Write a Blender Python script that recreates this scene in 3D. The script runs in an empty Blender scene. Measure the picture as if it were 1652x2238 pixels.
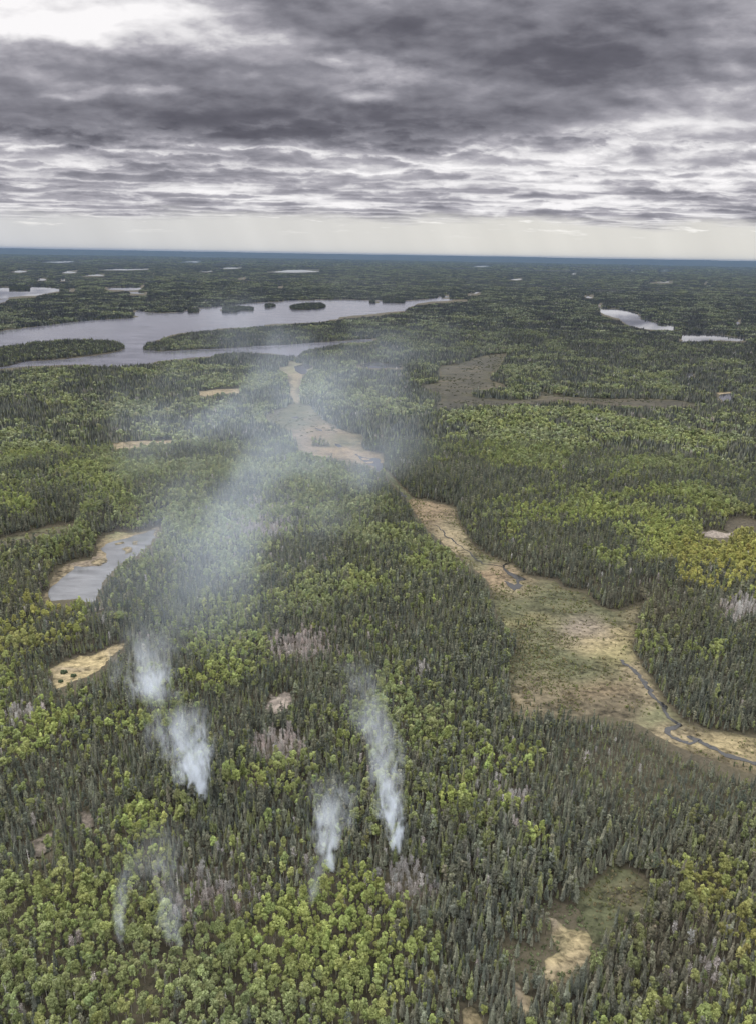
import bpy, math, random
import numpy as np
from mathutils import Vector, Matrix
from mathutils.geometry import delaunay_2d_cdt

rng = np.random.default_rng(11)
random.seed(5)
scene = bpy.context.scene
C = scene.collection
R = math.radians

# ------------------------------------------------------------------ camera
CAM_H = 300.0
FPX, CX, CY = 1682.0, 826.0, 1119.0          # focal length and centre in photograph units (1652 x 2238)
PITCH, ROLL = R(18.52), R(1.0)
fwd = np.array([0, math.cos(PITCH), -math.sin(PITCH)])
up0 = np.array([0, math.sin(PITCH), math.cos(PITCH)])
xax = np.array([1.0, 0, 0])
rgt = math.cos(ROLL) * xax + math.sin(ROLL) * up0
upv = -math.sin(ROLL) * xax + math.cos(ROLL) * up0
cam = bpy.data.cameras.new('camera')
cam.sensor_fit = 'HORIZONTAL'
cam.sensor_width = 36.0
cam.lens = 36.0 * FPX / 1652.0
cam.clip_start = 1.0
cam.clip_end = 200000.0
camo = bpy.data.objects.new('camera', cam)
C.objects.link(camo)
camo.matrix_world = Matrix(((rgt[0], upv[0], -fwd[0], 0), (rgt[1], upv[1], -fwd[1], 0), (rgt[2], upv[2], -fwd[2], CAM_H), (0, 0, 0, 1)))
scene.camera = camo


def ray(px, py):
    px, py = np.asarray(px, float), np.asarray(py, float)
    return (fwd[:, None] * FPX + rgt[:, None] * (px - CX) + upv[:, None] * (CY - py)).T


def ground(pts):
    """Points of the ground plane that stand at the given places of the photograph."""
    p = np.asarray(pts, float).reshape(-1, 2)
    d = ray(p[:, 0], p[:, 1])
    t = CAM_H / np.maximum(-d[:, 2], 4.0)
    return np.stack([d[:, 0] * t, d[:, 1] * t], 1)


def project(x, y, z):
    v = np.stack([x, y, np.asarray(z, float) - CAM_H + 0 * x], -1)
    w = np.maximum(v @ fwd, 1.0)
    return CX + FPX * (v @ rgt) / w, CY - FPX * (v @ upv) / w


# ------------------------------------------------------------------ render settings
scene.view_settings.view_transform = 'Standard'
scene.view_settings.look = 'None'
scene.view_settings.gamma = 1.0
scene.view_settings.exposure = 0.69
scene.render.engine = 'CYCLES'
cy = scene.cycles
cy.max_bounces = 5
cy.diffuse_bounces = 3
cy.glossy_bounces = 2
cy.transmission_bounces = 1
cy.transparent_max_bounces = 4
cy.volume_bounces = 1
cy.use_denoising = True
cy.denoiser = 'OPENIMAGEDENOISE'
cy.denoising_input_passes = 'RGB_ALBEDO_NORMAL'
cy.volume_step_rate = 1.0
cy.volume_max_steps = 256
cy.sample_clamp_indirect = 4.0

# ------------------------------------------------------------------ sun
SUN_EL, SUN_AZ = R(50), R(-75)                # azimuth from +Y, positive to the right
sl = bpy.data.lights.new('sun', 'SUN')
sl.energy = 1.5
sl.angle = R(11)
sl.color = (1.0, 0.95, 0.87)
so = bpy.data.objects.new('sun', sl)
C.objects.link(so)
sdir = Vector((math.sin(SUN_AZ) * math.cos(SUN_EL), math.cos(SUN_AZ) * math.cos(SUN_EL), math.sin(SUN_EL)))
so.rotation_euler = (-sdir).to_track_quat('-Z', 'Y').to_euler()


# ------------------------------------------------------------------ node helpers
class NT:
    def __init__(self, tree):
        self.t = tree
        tree.nodes.clear()

    def n(self, typ, **kw):
        nd = self.t.nodes.new(typ)
        for k, v in kw.items():
            setattr(nd, k, v)
        return nd

    def put(self, sock, v):
        if isinstance(v, bpy.types.NodeSocket):
            self.t.links.new(v, sock)
        elif v is not None:
            sock.default_value = v

    def m(self, op, a, b=None, c=None, clamp=False):
        nd = self.n('ShaderNodeMath', operation=op, use_clamp=clamp)
        for i, v in enumerate((a, b, c)):
            if v is not None:
                self.put(nd.inputs[i], v)
        return nd.outputs[0]

    def vm(self, op, a, b=None, scale=None):
        nd = self.n('ShaderNodeVectorMath', operation=op)
        self.put(nd.inputs[0], a)
        if b is not None:
            self.put(nd.inputs[1], b)
        if scale is not None:
            self.put(nd.inputs['Scale'], scale)
        return nd.outputs[1] if op in ('LENGTH', 'DOT_PRODUCT', 'DISTANCE') else nd.outputs[0]

    def xyz(self, x=0.0, y=0.0, z=0.0):
        nd = self.n('ShaderNodeCombineXYZ')
        for i, v in enumerate((x, y, z)):
            self.put(nd.inputs[i], v)
        return nd.outputs[0]

    def sep(self, v):
        nd = self.n('ShaderNodeSeparateXYZ')
        self.put(nd.inputs[0], v)
        return nd.outputs

    def noise(self, vec, scale=1.0, detail=4.0, rough=0.55, distort=0.0, dims='3D', lac=2.0):
        nd = self.n('ShaderNodeTexNoise', noise_dimensions=dims)
        self.put(nd.inputs['Vector'], vec)
        self.put(nd.inputs['Scale'], scale)
        self.put(nd.inputs['Detail'], detail)
        self.put(nd.inputs['Roughness'], rough)
        self.put(nd.inputs['Lacunarity'], lac)
        self.put(nd.inputs['Distortion'], distort)
        return nd.outputs[0]

    def rng(self, v, a, b, c=0.0, d=1.0, smooth=False):
        nd = self.n('ShaderNodeMapRange', interpolation_type='SMOOTHSTEP' if smooth else 'LINEAR')
        for i, x in enumerate((v, a, b, c, d)):
            self.put(nd.inputs[i], x)
        return nd.outputs[0]

    def ramp(self, v, stops):
        nd = self.n('ShaderNodeValToRGB')
        el = nd.color_ramp.elements
        while len(el) < len(stops):
            el.new(0.5)
        for e, (p, c) in zip(el, stops):
            e.position = p
            e.color = (*c, 1)
        self.put(nd.inputs[0], v)
        return nd.outputs[0]

    def mix(self, f, a, b, mode='MIX'):
        nd = self.n('ShaderNodeMix', data_type='RGBA', blend_type=mode)
        self.put(nd.inputs[0], f)
        for s, v in ((nd.inputs[6], a), (nd.inputs[7], b)):
            self.put(s, (*v, 1) if isinstance(v, tuple) and len(v) == 3 else v)
        return nd.outputs[2]


def uv_sky(px, py):
    d = ray([px], [py])[0]
    return d[0] / d[1], d[2] / d[1]


# ------------------------------------------------------------------ world: broken overcast
world = bpy.data.worlds.new('World')
scene.world = world
world.use_nodes = True
w = NT(world.node_tree)
tc = w.n('ShaderNodeTexCoord')
D = tc.outputs['Generated']
dx, dy, dz = w.sep(D)
ay = w.m('MAXIMUM', w.m('ABSOLUTE', dy), 0.05)
u = w.m('DIVIDE', dx, ay)
v = w.m('DIVIDE', dz, ay)
zc = w.m('ADD', w.m('MAXIMUM', dz, 0.0), 0.022)
P = w.xyz(w.m('DIVIDE', dx, zc), w.m('DIVIDE', dy, zc), 0.0)           # the cloud deck seen in perspective
Q = w.xyz(u, w.m('MULTIPLY', v, 2.2), 0.0)                              # cloud undersides and flanks
warp = w.noise(Q, 9.0, 5.0, 0.6)
warp2 = w.noise(w.vm('ADD', Q, (7.3, 2.1, 0)), 9.0, 5.0, 0.6)
uw = w.m('ADD', u, w.m('MULTIPLY', w.m('SUBTRACT', warp, 0.5), 0.13))
vw = w.m('ADD', v, w.m('MULTIPLY', w.m('SUBTRACT', warp2, 0.5), 0.045))
# (photo x, photo y, half width, half height, weight): positive is dark cloud, negative a bright gap
SKY = [
    (1250, 40, 440, 105, 0.55), (1120, 140, 300, 62, 0.42), (1520, 130, 240, 52, 0.36), (540, 10, 130, 40, 0.45), (780, 60, 190, 50, 0.35),
    (210, 160, 330, 52, 0.42), (160, 270, 330, 40, 0.62), (560, 250, 300, 48, 0.45), (930, 272, 260, 40, 0.72), (660, 170, 240, 40, 0.15), (1280, 238, 200, 24, 0.25),
    (280, 50, 290, 42, -0.55), (60, 20, 160, 50, -0.22), (860, 158, 70, 16, -0.55), (760, 126, 90, 10, -0.40), (330, 196, 60, 10, -0.40), (170, 204, 60, 8, -0.30), (800, 208, 60, 10, -0.35), (560, 200, 50, 8, -0.2),
    (1450, 290, 240, 34, -0.16), (1300, 375, 330, 34, -0.26), (1600, 330, 120, 60, -0.15), (120, 322, 220, 12, -0.35), (700, 330, 300, 10, -0.2), (420, 375, 150, 14, 0.25), (1430, 418, 200, 12, 0.25), (1500, 374, 60, 8, 0.3),
    (1420, 190, 170, 16, -0.20), (1630, 100, 60, 50, -0.2), (600, 440, 200, 12, -0.15), (1250, 440, 200, 10, -0.2),
]
field = None
for (px, py, rx, ry, wt) in SKY:
    u0, v0 = uv_sky(px, py)
    ru, rv = rx / 1600.0, ry / 1600.0
    q = w.m('ADD', w.m('POWER', w.m('DIVIDE', w.m('SUBTRACT', uw, u0), ru), 2.0), w.m('POWER', w.m('DIVIDE', w.m('SUBTRACT', vw, v0), rv), 2.0))
    g = w.m('MULTIPLY', w.m('EXPONENT', w.m('MULTIPLY', w.m('POWER', q, 1.6), -0.8)), wt)
    field = g if field is None else w.m('ADD', field, g)
def ridged(vec, scale, detail, rough, off=1.0):
    nd = w.n('ShaderNodeTexNoise', noise_type='RIDGED_MULTIFRACTAL', normalize=False)
    w.put(nd.inputs['Vector'], vec)
    nd.inputs['Scale'].default_value = scale
    nd.inputs['Detail'].default_value = detail
    nd.inputs['Roughness'].default_value = rough
    nd.inputs['Offset'].default_value = off
    nd.inputs['Gain'].default_value = 1.2
    return nd.outputs[0]


low = w.rng(v, 0.160, 0.130, 0.0, 1.0, True)                            # 1 in the layered band nearer the horizon
field = w.m('SINE', w.m('MAXIMUM', w.m('MINIMUM', field, 1.5), -1.5))
under = w.noise(Q, 6.6, 6.0, 0.54, 0.15)
under_up = w.noise(w.vm('ADD', Q, (0.012, 0.040, 0.0)), 6.6, 6.0, 0.54, 0.15)
layer = w.noise(w.vm('MULTIPLY', P, (0.60, 0.66, 1)), 1.0, 6.0, 0.54, 0.4)
puff = w.noise(w.xyz(u, w.m('MULTIPLY', v, 3.0), 0.0), 18.0, 6.0, 0.54, 0.2)
puff_up = w.noise(w.xyz(w.m('ADD', u, 0.006), w.m('MULTIPLY', w.m('ADD', v, 0.0085), 3.0), 0.0), 18.0, 6.0, 0.54, 0.2)
streak = ridged(w.vm('ADD', w.vm('MULTIPLY', P, (0.55, 1.05, 1)), w.xyz(w.m('MULTIPLY', w.m('SUBTRACT', puff, 0.5), 1.6), w.m('MULTIPLY', w.m('SUBTRACT', puff_up, 0.5), 1.6), 0.0)), 1.0, 4.0, 0.5)
crest = ridged(w.vm('ADD', Q, w.xyz(w.m('MULTIPLY', w.m('SUBTRACT', under, 0.5), 0.09), w.m('MULTIPLY', w.m('SUBTRACT', under_up, 0.5), 0.09), 0.0)), 5.0, 4.0, 0.5)
st = w.rng(streak, 0.55, 1.55, 0.0, 1.0)
ct = w.rng(crest, 0.7, 1.7, 0.0, 1.0)
tex = w.m('ADD', w.m('MULTIPLY', w.m('SUBTRACT', under, 0.5), w.rng(low, 0, 1, 1.05, 0.25)), w.m('MULTIPLY', w.m('SUBTRACT', layer, 0.5), w.rng(low, 0, 1, 0.25, 1.1)))
tex = w.m('ADD', tex, w.m('MULTIPLY', w.m('SUBTRACT', puff, 0.5), w.rng(low, 0, 1, 0.45, 0.75)))
# billows are brighter where the cloud thins upward, darker at their bases
tex = w.m('ADD', tex, w.m('MULTIPLY', w.m('SUBTRACT', under_up, under), w.rng(low, 0, 1, 1.1, 0.3)))
tex = w.m('ADD', tex, w.m('MULTIPLY', w.m('SUBTRACT', puff_up, puff), w.rng(low, 0, 1, 0.9, 1.25)))
# thin bright edges between the layers
tex = w.m('SUBTRACT', tex, w.m('MULTIPLY', st, w.rng(low, 0, 1, 0.0, 0.36)))
tex = w.m('SUBTRACT', tex, w.m('MULTIPLY', ct, w.rng(low, 0, 1, 0.17, 0.0)))
dark = w.m('ADD', w.m('ADD', w.m('MULTIPLY', field, 0.76), w.m('MULTIPLY', tex, 0.86)), w.rng(low, 0, 1, 0.43, 0.565))
K = 0.62                                                                # dims the visible deck against the sky brightened overhead
cloud = w.ramp(w.m('MULTIPLY', dark, 0.72), [(0.0, (0.97, 0.95, 0.96)), (0.145, (0.76, 0.745, 0.765)), (0.30, (0.44, 0.428, 0.47)), (0.49, (0.26, 0.256, 0.293)), (0.74, (0.135, 0.133, 0.160)), (1.0, (0.085, 0.084, 0.105))])
# clear pale band over the horizon with small distant cumulus
sky = w.n('ShaderNodeTexSky', sky_type='NISHITA')
sky.sun_disc = False
sky.sun_elevation = SUN_EL
sky.sun_rotation = SUN_AZ
sky.air_density = 1.6
sky.dust_density = 4.0
nish = w.vm('SCALE', sky.outputs[0], scale=0.09)
pale = w.mix(w.rng(u, -0.55, 0.15), (0.72, 0.73, 0.76), (0.90, 0.875, 0.81))
pale = w.mix(w.rng(v, 0.0, 0.06, 0.0, 0.4), pale, (0.70, 0.705, 0.72))
shaft = w.noise(w.xyz(w.m('ADD', u, w.m('MULTIPLY', v, 0.5)), 0.0, 0.0), 16.0, 2.0, 0.5)
pale = w.vm('SCALE', pale, scale=w.rng(shaft, 0.3, 0.7, 0.95, 1.05))
clear = w.mix(0.15, pale, nish)
small = w.noise(w.xyz(w.m('MULTIPLY', u, 15.0), w.m('MULTIPLY', v, 150.0), 0.0), 1.0, 6.0, 0.6, 0.3)
clear = w.mix(w.m('MULTIPLY', w.rng(small, 0.57, 0.64, 0.0, 0.75, True), w.rng(v, 0.020, 0.034, 0.0, 1.0)), clear, (1.02, 1.0, 0.96))
edge = w.m('ADD', v, w.m('MULTIPLY', w.m('SUBTRACT', w.noise(w.xyz(w.m('MULTIPLY', u, 7.0), w.m('MULTIPLY', v, 40.0), 0.0), 1.0, 6.0, 0.62), 0.5), 0.045))
cover = w.rng(edge, 0.033, 0.052, 0.0, 1.0, True)
vis = w.vm('SCALE', w.mix(cover, clear, cloud), scale=K)
# overhead, out of view, the cloud is made brighter to light the land
high = w.rng(dz, 0.30, 0.62, 0.0, 1.0, True)
bright = w.mix(w.noise(P, 1.3, 4.0), (1.9, 1.9, 1.97), (2.7, 2.66, 2.66))
fin = w.mix(high, vis, bright)
bg = w.n('ShaderNodeBackground')
w.put(bg.inputs[0], fin)
bg.inputs[1].default_value = 1.0
out = w.n('ShaderNodeOutputWorld')
w.t.links.new(bg.outputs[0], out.inputs[0])
world.cycles.sampling_method = 'MANUAL'
world.cycles.sample_map_resolution = 512


# ------------------------------------------------------------------ where things stand (places read off the photograph)
def Z(which, *pts):
    """Reads place lists noted on enlarged views of the photograph: offsets and scale back to photograph units."""
    ox, oy, s = {'1': (0, 510.5, 2.0), '2': (826, 510.5, 2.0), '3': (0, 1057.5, 2.0), '4': (826, 1057.5, 2.0), '5': (0, 1550, 2.0), '6': (826, 1600, 2.0),
                 '6b': (547, 620, 2.589), '4b': (547, 747.6, 3.02), '3b': (1048.4, 1185.2, 2.737), 'd': (0, 0, 1.0)}[which]
    return [(ox + a / s, oy + b / s) for a, b in pts]


BIG_LAKE = Z('1', (-160, 470), (-60, 440), (0, 428), (40, 415), (60, 419), (100, 412), (200, 402), (300, 388), (430, 376), (560, 370), (610, 364), (585, 350), (583, 337), (605, 334), (640, 343), (700, 346), (800, 342), (815, 332), (890, 322), (910, 323), (1010, 312), (1050, 309), (1130, 300), (1240, 295), (1250, 291), (1460, 286), (1652, 290)) \
    + Z('2', (40, 291), (120, 292), (170, 288), (240, 282), (262, 281), (262, 274), (275, 274), (280, 283), (345, 287), (390, 288), (392, 291), (340, 292), (290, 298), (240, 300), (170, 307), (130, 318), (118, 335), (40, 345), (0, 350)) \
    + Z('1', (1652, 352), (1500, 365), (1400, 378), (1310, 382), (1220, 390), (1140, 402), (1060, 410), (920, 420), (830, 430), (780, 438), (720, 455), (680, 468), (650, 470), (632, 482), (627, 510), (700, 513), (850, 507), (1000, 500), (1150, 490), (1300, 482), (1450, 470), (1652, 457)) \
    + Z('6b', (640, 312), (710, 309), (722, 312), (700, 318), (660, 330), (600, 331), (540, 335), (470, 344), (400, 355), (330, 366), (290, 380), (280, 400), (265, 406), (230, 402), (180, 400), (90, 392), (0, 385)) \
    + Z('1', (1010, 514), (960, 522), (900, 540), (800, 548), (640, 565), (480, 573), (300, 574), (150, 579), (0, 592), (-160, 610))
LEFT_ISLAND = Z('1', (-160, 540), (-60, 520), (0, 505), (60, 498), (100, 492), (150, 483), (280, 473), (390, 473), (440, 474), (490, 477), (535, 490), (545, 503), (500, 519), (380, 534), (250, 549), (120, 557), (80, 566), (40, 579), (0, 584), (-160, 600))
ISLETS = [
    ('long low wooded islet at the far side of the big lake', Z('1', (975, 323), (1000, 320), (1050, 323), (1080, 322), (1110, 327), (1105, 338), (1050, 338), (1035, 345), (975, 347))),
    ('small round wooded islet between the long islet and the oval island', Z('1', (1160, 312), (1200, 311), (1205, 319), (1185, 322), (1180, 326), (1160, 326))),
    ('oval green island alone in the middle of the far lake', Z('1', (1266, 323), (1290, 315), (1340, 307), (1400, 306), (1425, 317), (1420, 323), (1390, 330), (1330, 334), (1280, 333))),
    ('flat dark islet close under the far shore of the big lake', Z('2', (20, 291), (60, 287), (115, 289), (116, 302), (20, 304))),
    ('tiny two-tree islet off the far wooded point', Z('1', (825, 334), (871, 333), (871, 346), (846, 346), (825, 347))),
    ('tiny dark rock islet right of the oval island', Z('6b', (675, 98), (705, 97), (708, 111), (676, 112))),
    ('dark islet in the pale lake at the left edge', Z('1', (42, 235), (80, 232), (130, 236), (130, 247), (42, 248))),
]
LAKES = [
    ('pale grey lake cut by the left edge beyond the wooded shore', Z('1', (-120, 238), (0, 236), (190, 235), (265, 240), (260, 252), (190, 259), (140, 269), (0, 275), (-120, 276))),
    ('narrow bright lake with a hooked right end behind the left wooded shore', Z('1', (452, 231), (610, 230), (626, 222), (626, 211), (633, 212), (634, 226), (605, 240), (480, 244))),
    ('short bright pond just in front of the hooked lake', Z('1', (565, 256), (645, 255), (645, 263), (568, 264))),
    ('sliver of lake at the left edge below the pale grey lake', Z('1', (-120, 290), (0, 289), (40, 286), (20, 294), (0, 298), (-120, 300))),
    ('tiny bright pond right of the pale grey lake', Z('1', (298, 240), (332, 240), (330, 247), (300, 247))),
    ('ragged white lake in the right half with a dark notch', Z('2', (968, 336), (1020, 336), (1070, 340), (1140, 352), (1150, 362), (1133, 370), (1200, 377), (1225, 388), (1297, 390), (1295, 406), (1245, 403), (1200, 404), (1130, 395), (1075, 384), (1060, 374), (1000, 361), (968, 353))),
    ('long white lake near the right edge', Z('2', (1328, 441), (1420, 442), (1500, 446), (1605, 457), (1605, 471), (1540, 466), (1440, 463), (1312, 466))),
    ('small white pond at the right edge above the long white lake', Z('2', (1562, 379), (1590, 376), (1588, 385), (1562, 390))),
    ('white pond ringed by grass at the right', Z('2', (1492, 706), (1540, 702), (1536, 719), (1508, 721), (1503, 712))),
    ('thin pond in the woods at the right', Z('2', (1345, 612), (1388, 609), (1390, 620), (1350, 620))),
    ('small white pond left of the ragged white lake', Z('2', (898, 269), (946, 267), (940, 277), (912, 278))),
    ('smallest pond just above the ragged white lake', Z('2', (955, 307), (980, 304), (978, 312), (958, 313))),
    ('pond beyond the right end of the big lake', Z('2', (388, 261), (420, 256), (425, 251), (450, 254), (450, 262), (390, 265))),
    ('tiny pond touching the end of the big lake', Z('2', (288, 269), (312, 264), (312, 273), (290, 275))),
    ('white pond at the head of the tan meadow', Z('6b', (248, 472), (300, 460), (360, 470), (345, 486), (290, 488))),
    ('pale water beside the dark brown fen', Z('6b', (590, 466), (640, 458), (690, 447), (790, 458), (870, 471), (870, 478), (790, 474), (700, 478), (640, 472))),
]
for i, (a, b, c, d) in enumerate([(355, 176, 462, 183), (158, 193, 213, 201), (260, 197, 293, 203), (405, 152, 655, 157), (263, 161, 342, 169), (40, 159, 125, 166), (170, 119, 335, 124), (780, 118, 885, 124), (862, 161, 935, 165),
                                  (950, 146, 1060, 151), (1155, 158, 1400, 166), (1036, 191, 1080, 196), (1208, 228, 1240, 234)]):
    LAKES.append(('distant sliver of lake %s' % ['above the hooked lake', 'in the far left woods', 'beside the far left sliver', 'long and thin below the horizon', 'broken and bright', 'near the left edge', 'farthest toward the horizon at the left',
                                                 'faint under the horizon', 'short and faint', 'paired in the far woods', 'bright and slanting in the middle distance', 'tiny below the slanting one', 'tiny behind the big lake'][i],
                  Z('1', (a, d - 1), (a + .4 * (c - a), b + 1), (c, b), (c, d - 2), (a + .6 * (c - a), d))))
for i, (a, b, c, d) in enumerate([(400, 139, 490, 144), (568, 194, 635, 200), (838, 170, 870, 176), (1018, 154, 1036, 160), (1092, 155, 1125, 162), (1225, 156, 1272, 162), (1180, 208, 1292, 214), (1420, 210, 1445, 217), (1535, 156, 1552, 161)]):
    LAKES.append(('far thin lake %s' % ['faint just under the horizon', 'white and straight in the middle', 'small and faint', 'dot-like', 'bright near the horizon', 'paired near the horizon', 'longest at the right', 'short at the right', 'tiny at the far right'][i],
                  Z('2', (a, d - 1), (a + .4 * (c - a), b + 1), (c, b), (c, d - 2), (a + .6 * (c - a), d))))
LAKES = [(lb, [(a, sum(q[1] for q in p) / len(p) + (b - sum(q[1] for q in p) / len(p)) * (1.9 if max(q[1] for q in p) < 625 and max(q[1] for q in p) - min(q[1] for q in p) < 6 else 1.32)) for a, b in p]) for lb, p in LAKES]
POND = Z('3', (213, 500), (222, 455), (260, 425), (290, 400), (310, 385), (325, 362), (365, 365), (400, 362), (440, 362), (470, 345), (470, 310), (440, 285), (470, 262), (530, 245), (580, 230), (640, 215), (692, 195), (680, 230), (660, 250), (640, 275), (600, 310), (570, 330), (520, 350), (480, 380), (450, 420), (430, 470), (400, 490), (330, 506), (270, 511))
POND_BANK = Z('3', (172, 505), (185, 480), (210, 468), (213, 410), (265, 358), (330, 330), (400, 325), (425, 290), (413, 272), (445, 228), (510, 202), (560, 205), (585, 215), (660, 190), (712, 172), (705, 205), (680, 240), (645, 285), (600, 318), (520, 358), (455, 425), (435, 480), (400, 500), (270, 520), (200, 520))
POND_ISLETS = [Z('3', (532, 285), (560, 276), (580, 285), (578, 300), (545, 310)), Z('3', (405, 340), (440, 328), (466, 335), (462, 348), (430, 360), (405, 355)), Z('3', (500, 262), (540, 255), (545, 262), (505, 270)), Z('3', (580, 255), (605, 250), (600, 268), (585, 270))]
MEADOW = Z('3', (203, 908), (240, 870), (265, 856), (232, 835), (200, 815), (285, 772), (350, 750), (420, 745), (460, 720), (520, 700), (560, 688), (548, 712), (490, 750), (450, 800), (400, 836), (340, 855), (290, 880), (245, 897))
OLIVE_STRIP = Z('3', (-200, 300), (-100, 262), (0, 240), (80, 218), (150, 200), (250, 180), (330, 164), (342, 174), (310, 190), (250, 205), (120, 236), (0, 266), (-200, 320))
VALLEY = Z('4', (115, 48), (150, 60), (240, 75), (300, 90), (345, 108), (350, 150), (370, 190), (395, 235), (420, 272), (480, 312), (545, 342), (590, 348), (620, 380), (655, 402), (720, 408), (780, 420), (800, 450), (850, 462), (900, 470), (930, 500), (960, 530), (1010, 548), (1050, 555), (1110, 530), (1165, 508), (1150, 560), (1130, 600), (1135, 660), (1112, 720), (1130, 760), (1150, 792), (1200, 860), (1240, 922), (1280, 982), (1320, 1025), (1360, 1052), (1450, 1075), (1550, 1090), (1652, 1106), (1900, 1150), (2000, 1420), (1800, 1330), (1652, 1275), (1600, 1262), (1500, 1215), (1390, 1182), (1300, 1135), (1235, 1102), (1180, 1062), (1080, 1022), (1020, 1008), (960, 1002), (900, 1002), (800, 985), (700, 982), (640, 995), (590, 1002), (575, 960), (580, 900), (568, 850), (572, 800), (575, 768), (600, 740), (612, 690), (585, 650), (560, 620), (520, 580), (510, 545), (490, 490), (490, 450), (470, 420), (440, 395), (370, 335), (290, 270), (255, 240), (220, 210), (170, 150), (135, 95))
POOL = Z('3b', (133, 140), (150, 128), (178, 130), (146, 140), (150, 160), (180, 182), (215, 196), (245, 208), (276, 222), (268, 230), (238, 232), (232, 245), (258, 262), (240, 280), (205, 292), (180, 275), (165, 262), (143, 232), (170, 240), (205, 258), (220, 250), (218, 225), (190, 205), (160, 185), (138, 165))
CREEK = Z('3b', (845, 705), (852, 722), (880, 738), (905, 755), (925, 770), (940, 790), (955, 800), (970, 826), (988, 845), (1000, 872), (1015, 905), (1050, 940), (1078, 962), (1105, 985), (1112, 1025), (1140, 1060), (1170, 1080), (1200, 1098), (1165, 1110), (1128, 1120), (1118, 1142), (1150, 1172), (1200, 1192), (1245, 1202))
CREEK_LOWER = Z('3b', (1248, 1162), (1280, 1182), (1310, 1188), (1345, 1212), (1380, 1230), (1430, 1252), (1470, 1278), (1520, 1290), (1580, 1306), (1652, 1328), (1760, 1370), (1900, 1420))
CREEK_LINK = Z('3b', (1200, 1192), (1240, 1206), (1275, 1204), (1300, 1190))
CREEK_UPPER = Z('4', (250, 180), (270, 200), (290, 216), (320, 240), (338, 262), (380, 290), (410, 318), (430, 334), (455, 350), (500, 356), (540, 362))
UPPER_TONGUE = Z('4b', (244, 124), (275, 122), (310, 136), (360, 145), (420, 160), (390, 180), (350, 215), (340, 250), (328, 290), (326, 345), (322, 372), (290, 386), (268, 345), (262, 300), (250, 265), (262, 215), (230, 195), (190, 180), (200, 165), (240, 160), (290, 155))
UPPER_FEN = Z('4b', (90, 492), (215, 445), (290, 398), (400, 425), (440, 470), (460, 502), (550, 555), (600, 580), (650, 595), (742, 622), (735, 655), (722, 682), (760, 716), (820, 728), (880, 735), (884, 770), (880, 805), (862, 840), (845, 866), (828, 842), (780, 822), (740, 802), (690, 796), (640, 790), (580, 772), (520, 756), (400, 742), (320, 722), (306, 690), (308, 655), (285, 628), (270, 580), (190, 530))
FEN_POOLS = [Z('4b', (690, 738), (740, 760), (790, 770), (820, 765), (850, 770), (858, 800), (880, 800), (870, 845), (850, 866), (832, 850), (815, 820), (780, 812), (750, 790), (720, 770)), Z('4b', (555, 668), (590, 676), (612, 690), (585, 696), (560, 682)), Z('4b', (275, 496), (310, 490), (322, 502), (290, 506)), Z('4b', (430, 566), (470, 578), (478, 590), (455, 586)), Z('4b', (965, 985), (990, 990), (1010, 1010), (1030, 1015), (1025, 1040), (990, 1010))]
FEN_BARS = [Z('4b', (735, 768), (790, 775), (785, 782), (745, 780)), Z('4b', (760, 795), (815, 790), (812, 800), (775, 804))]
DARK_FEN = Z('6b', (1075, 470), (1110, 462), (1180, 455), (1260, 425), (1330, 405), (1450, 394), (1440, 412), (1420, 440), (1400, 470), (1372, 498), (1345, 530), (1360, 552), (1450, 572), (1350, 590), (1255, 600), (1235, 620), (1240, 632), (1300, 640), (1400, 655), (1530, 660), (1630, 650)) \
    + Z('2', (715, 692), (740, 700), (850, 716), (950, 720), (1020, 722), (1150, 720), (1290, 726), (1400, 745), (1380, 752), (1250, 757), (1100, 752), (1000, 742), (900, 737), (800, 728), (640, 742), (560, 742), (480, 747), (400, 744), (330, 757), (250, 757), (265, 735), (290, 722), (285, 705), (262, 690), (200, 668), (180, 663), (260, 655), (268, 625), (262, 600))
CLEARING = Z('6', (745, 812), (762, 816), (778, 822), (800, 842), (830, 866), (870, 868), (905, 872), (942, 908), (935, 935), (920, 962), (900, 1000), (880, 1022), (850, 1035), (820, 1056), (760, 1050), (715, 1030), (725, 1005), (742, 988), (790, 966), (800, 945), (788, 925), (772, 890), (758, 870))
SHRUB_HOLLOW = Z('6', (690, 770), (760, 740), (880, 770), (1000, 880), (960, 1005), (880, 1075), (760, 1100), (610, 1085), (515, 975), (560, 935), (690, 930), (740, 885))
BANK_STRIP = Z('6', (578, 1094), (612, 1098), (628, 1130), (642, 1154), (680, 1164), (668, 1185), (638, 1202), (612, 1168), (600, 1130))
BANK_LOW = Z('6', (365, 1225), (400, 1203), (425, 1215), (442, 1242), (458, 1276), (470, 1330), (350, 1330))
OLIVE_CLEAR = Z('6', (870, 700), (950, 655), (1000, 610), (1040, 588), (1100, 600), (1140, 630), (1185, 672), (1200, 715), (1130, 755), (1050, 792), (1010, 860), (985, 885), (930, 862), (895, 800))
SLIVERS = [('thin tan bog opening in the left woods with a dark pool', Z('1', (490, 918), (560, 909), (640, 905), (750, 903), (752, 913), (680, 915), (640, 920), (560, 935), (500, 942))),
           ('thin pale bog opening below the wooded far shore', Z('1', (868, 690), (960, 680), (1050, 677), (1042, 690), (960, 700), (880, 712))),
           ('brown bald patch in woods near the right edge', Z('2', (1400, 852), (1425, 850), (1440, 870), (1405, 868))),
           ('tan grass ring around the white pond', Z('2', (1475, 695), (1545, 690), (1550, 722), (1500, 728), (1480, 712)))]
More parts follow.
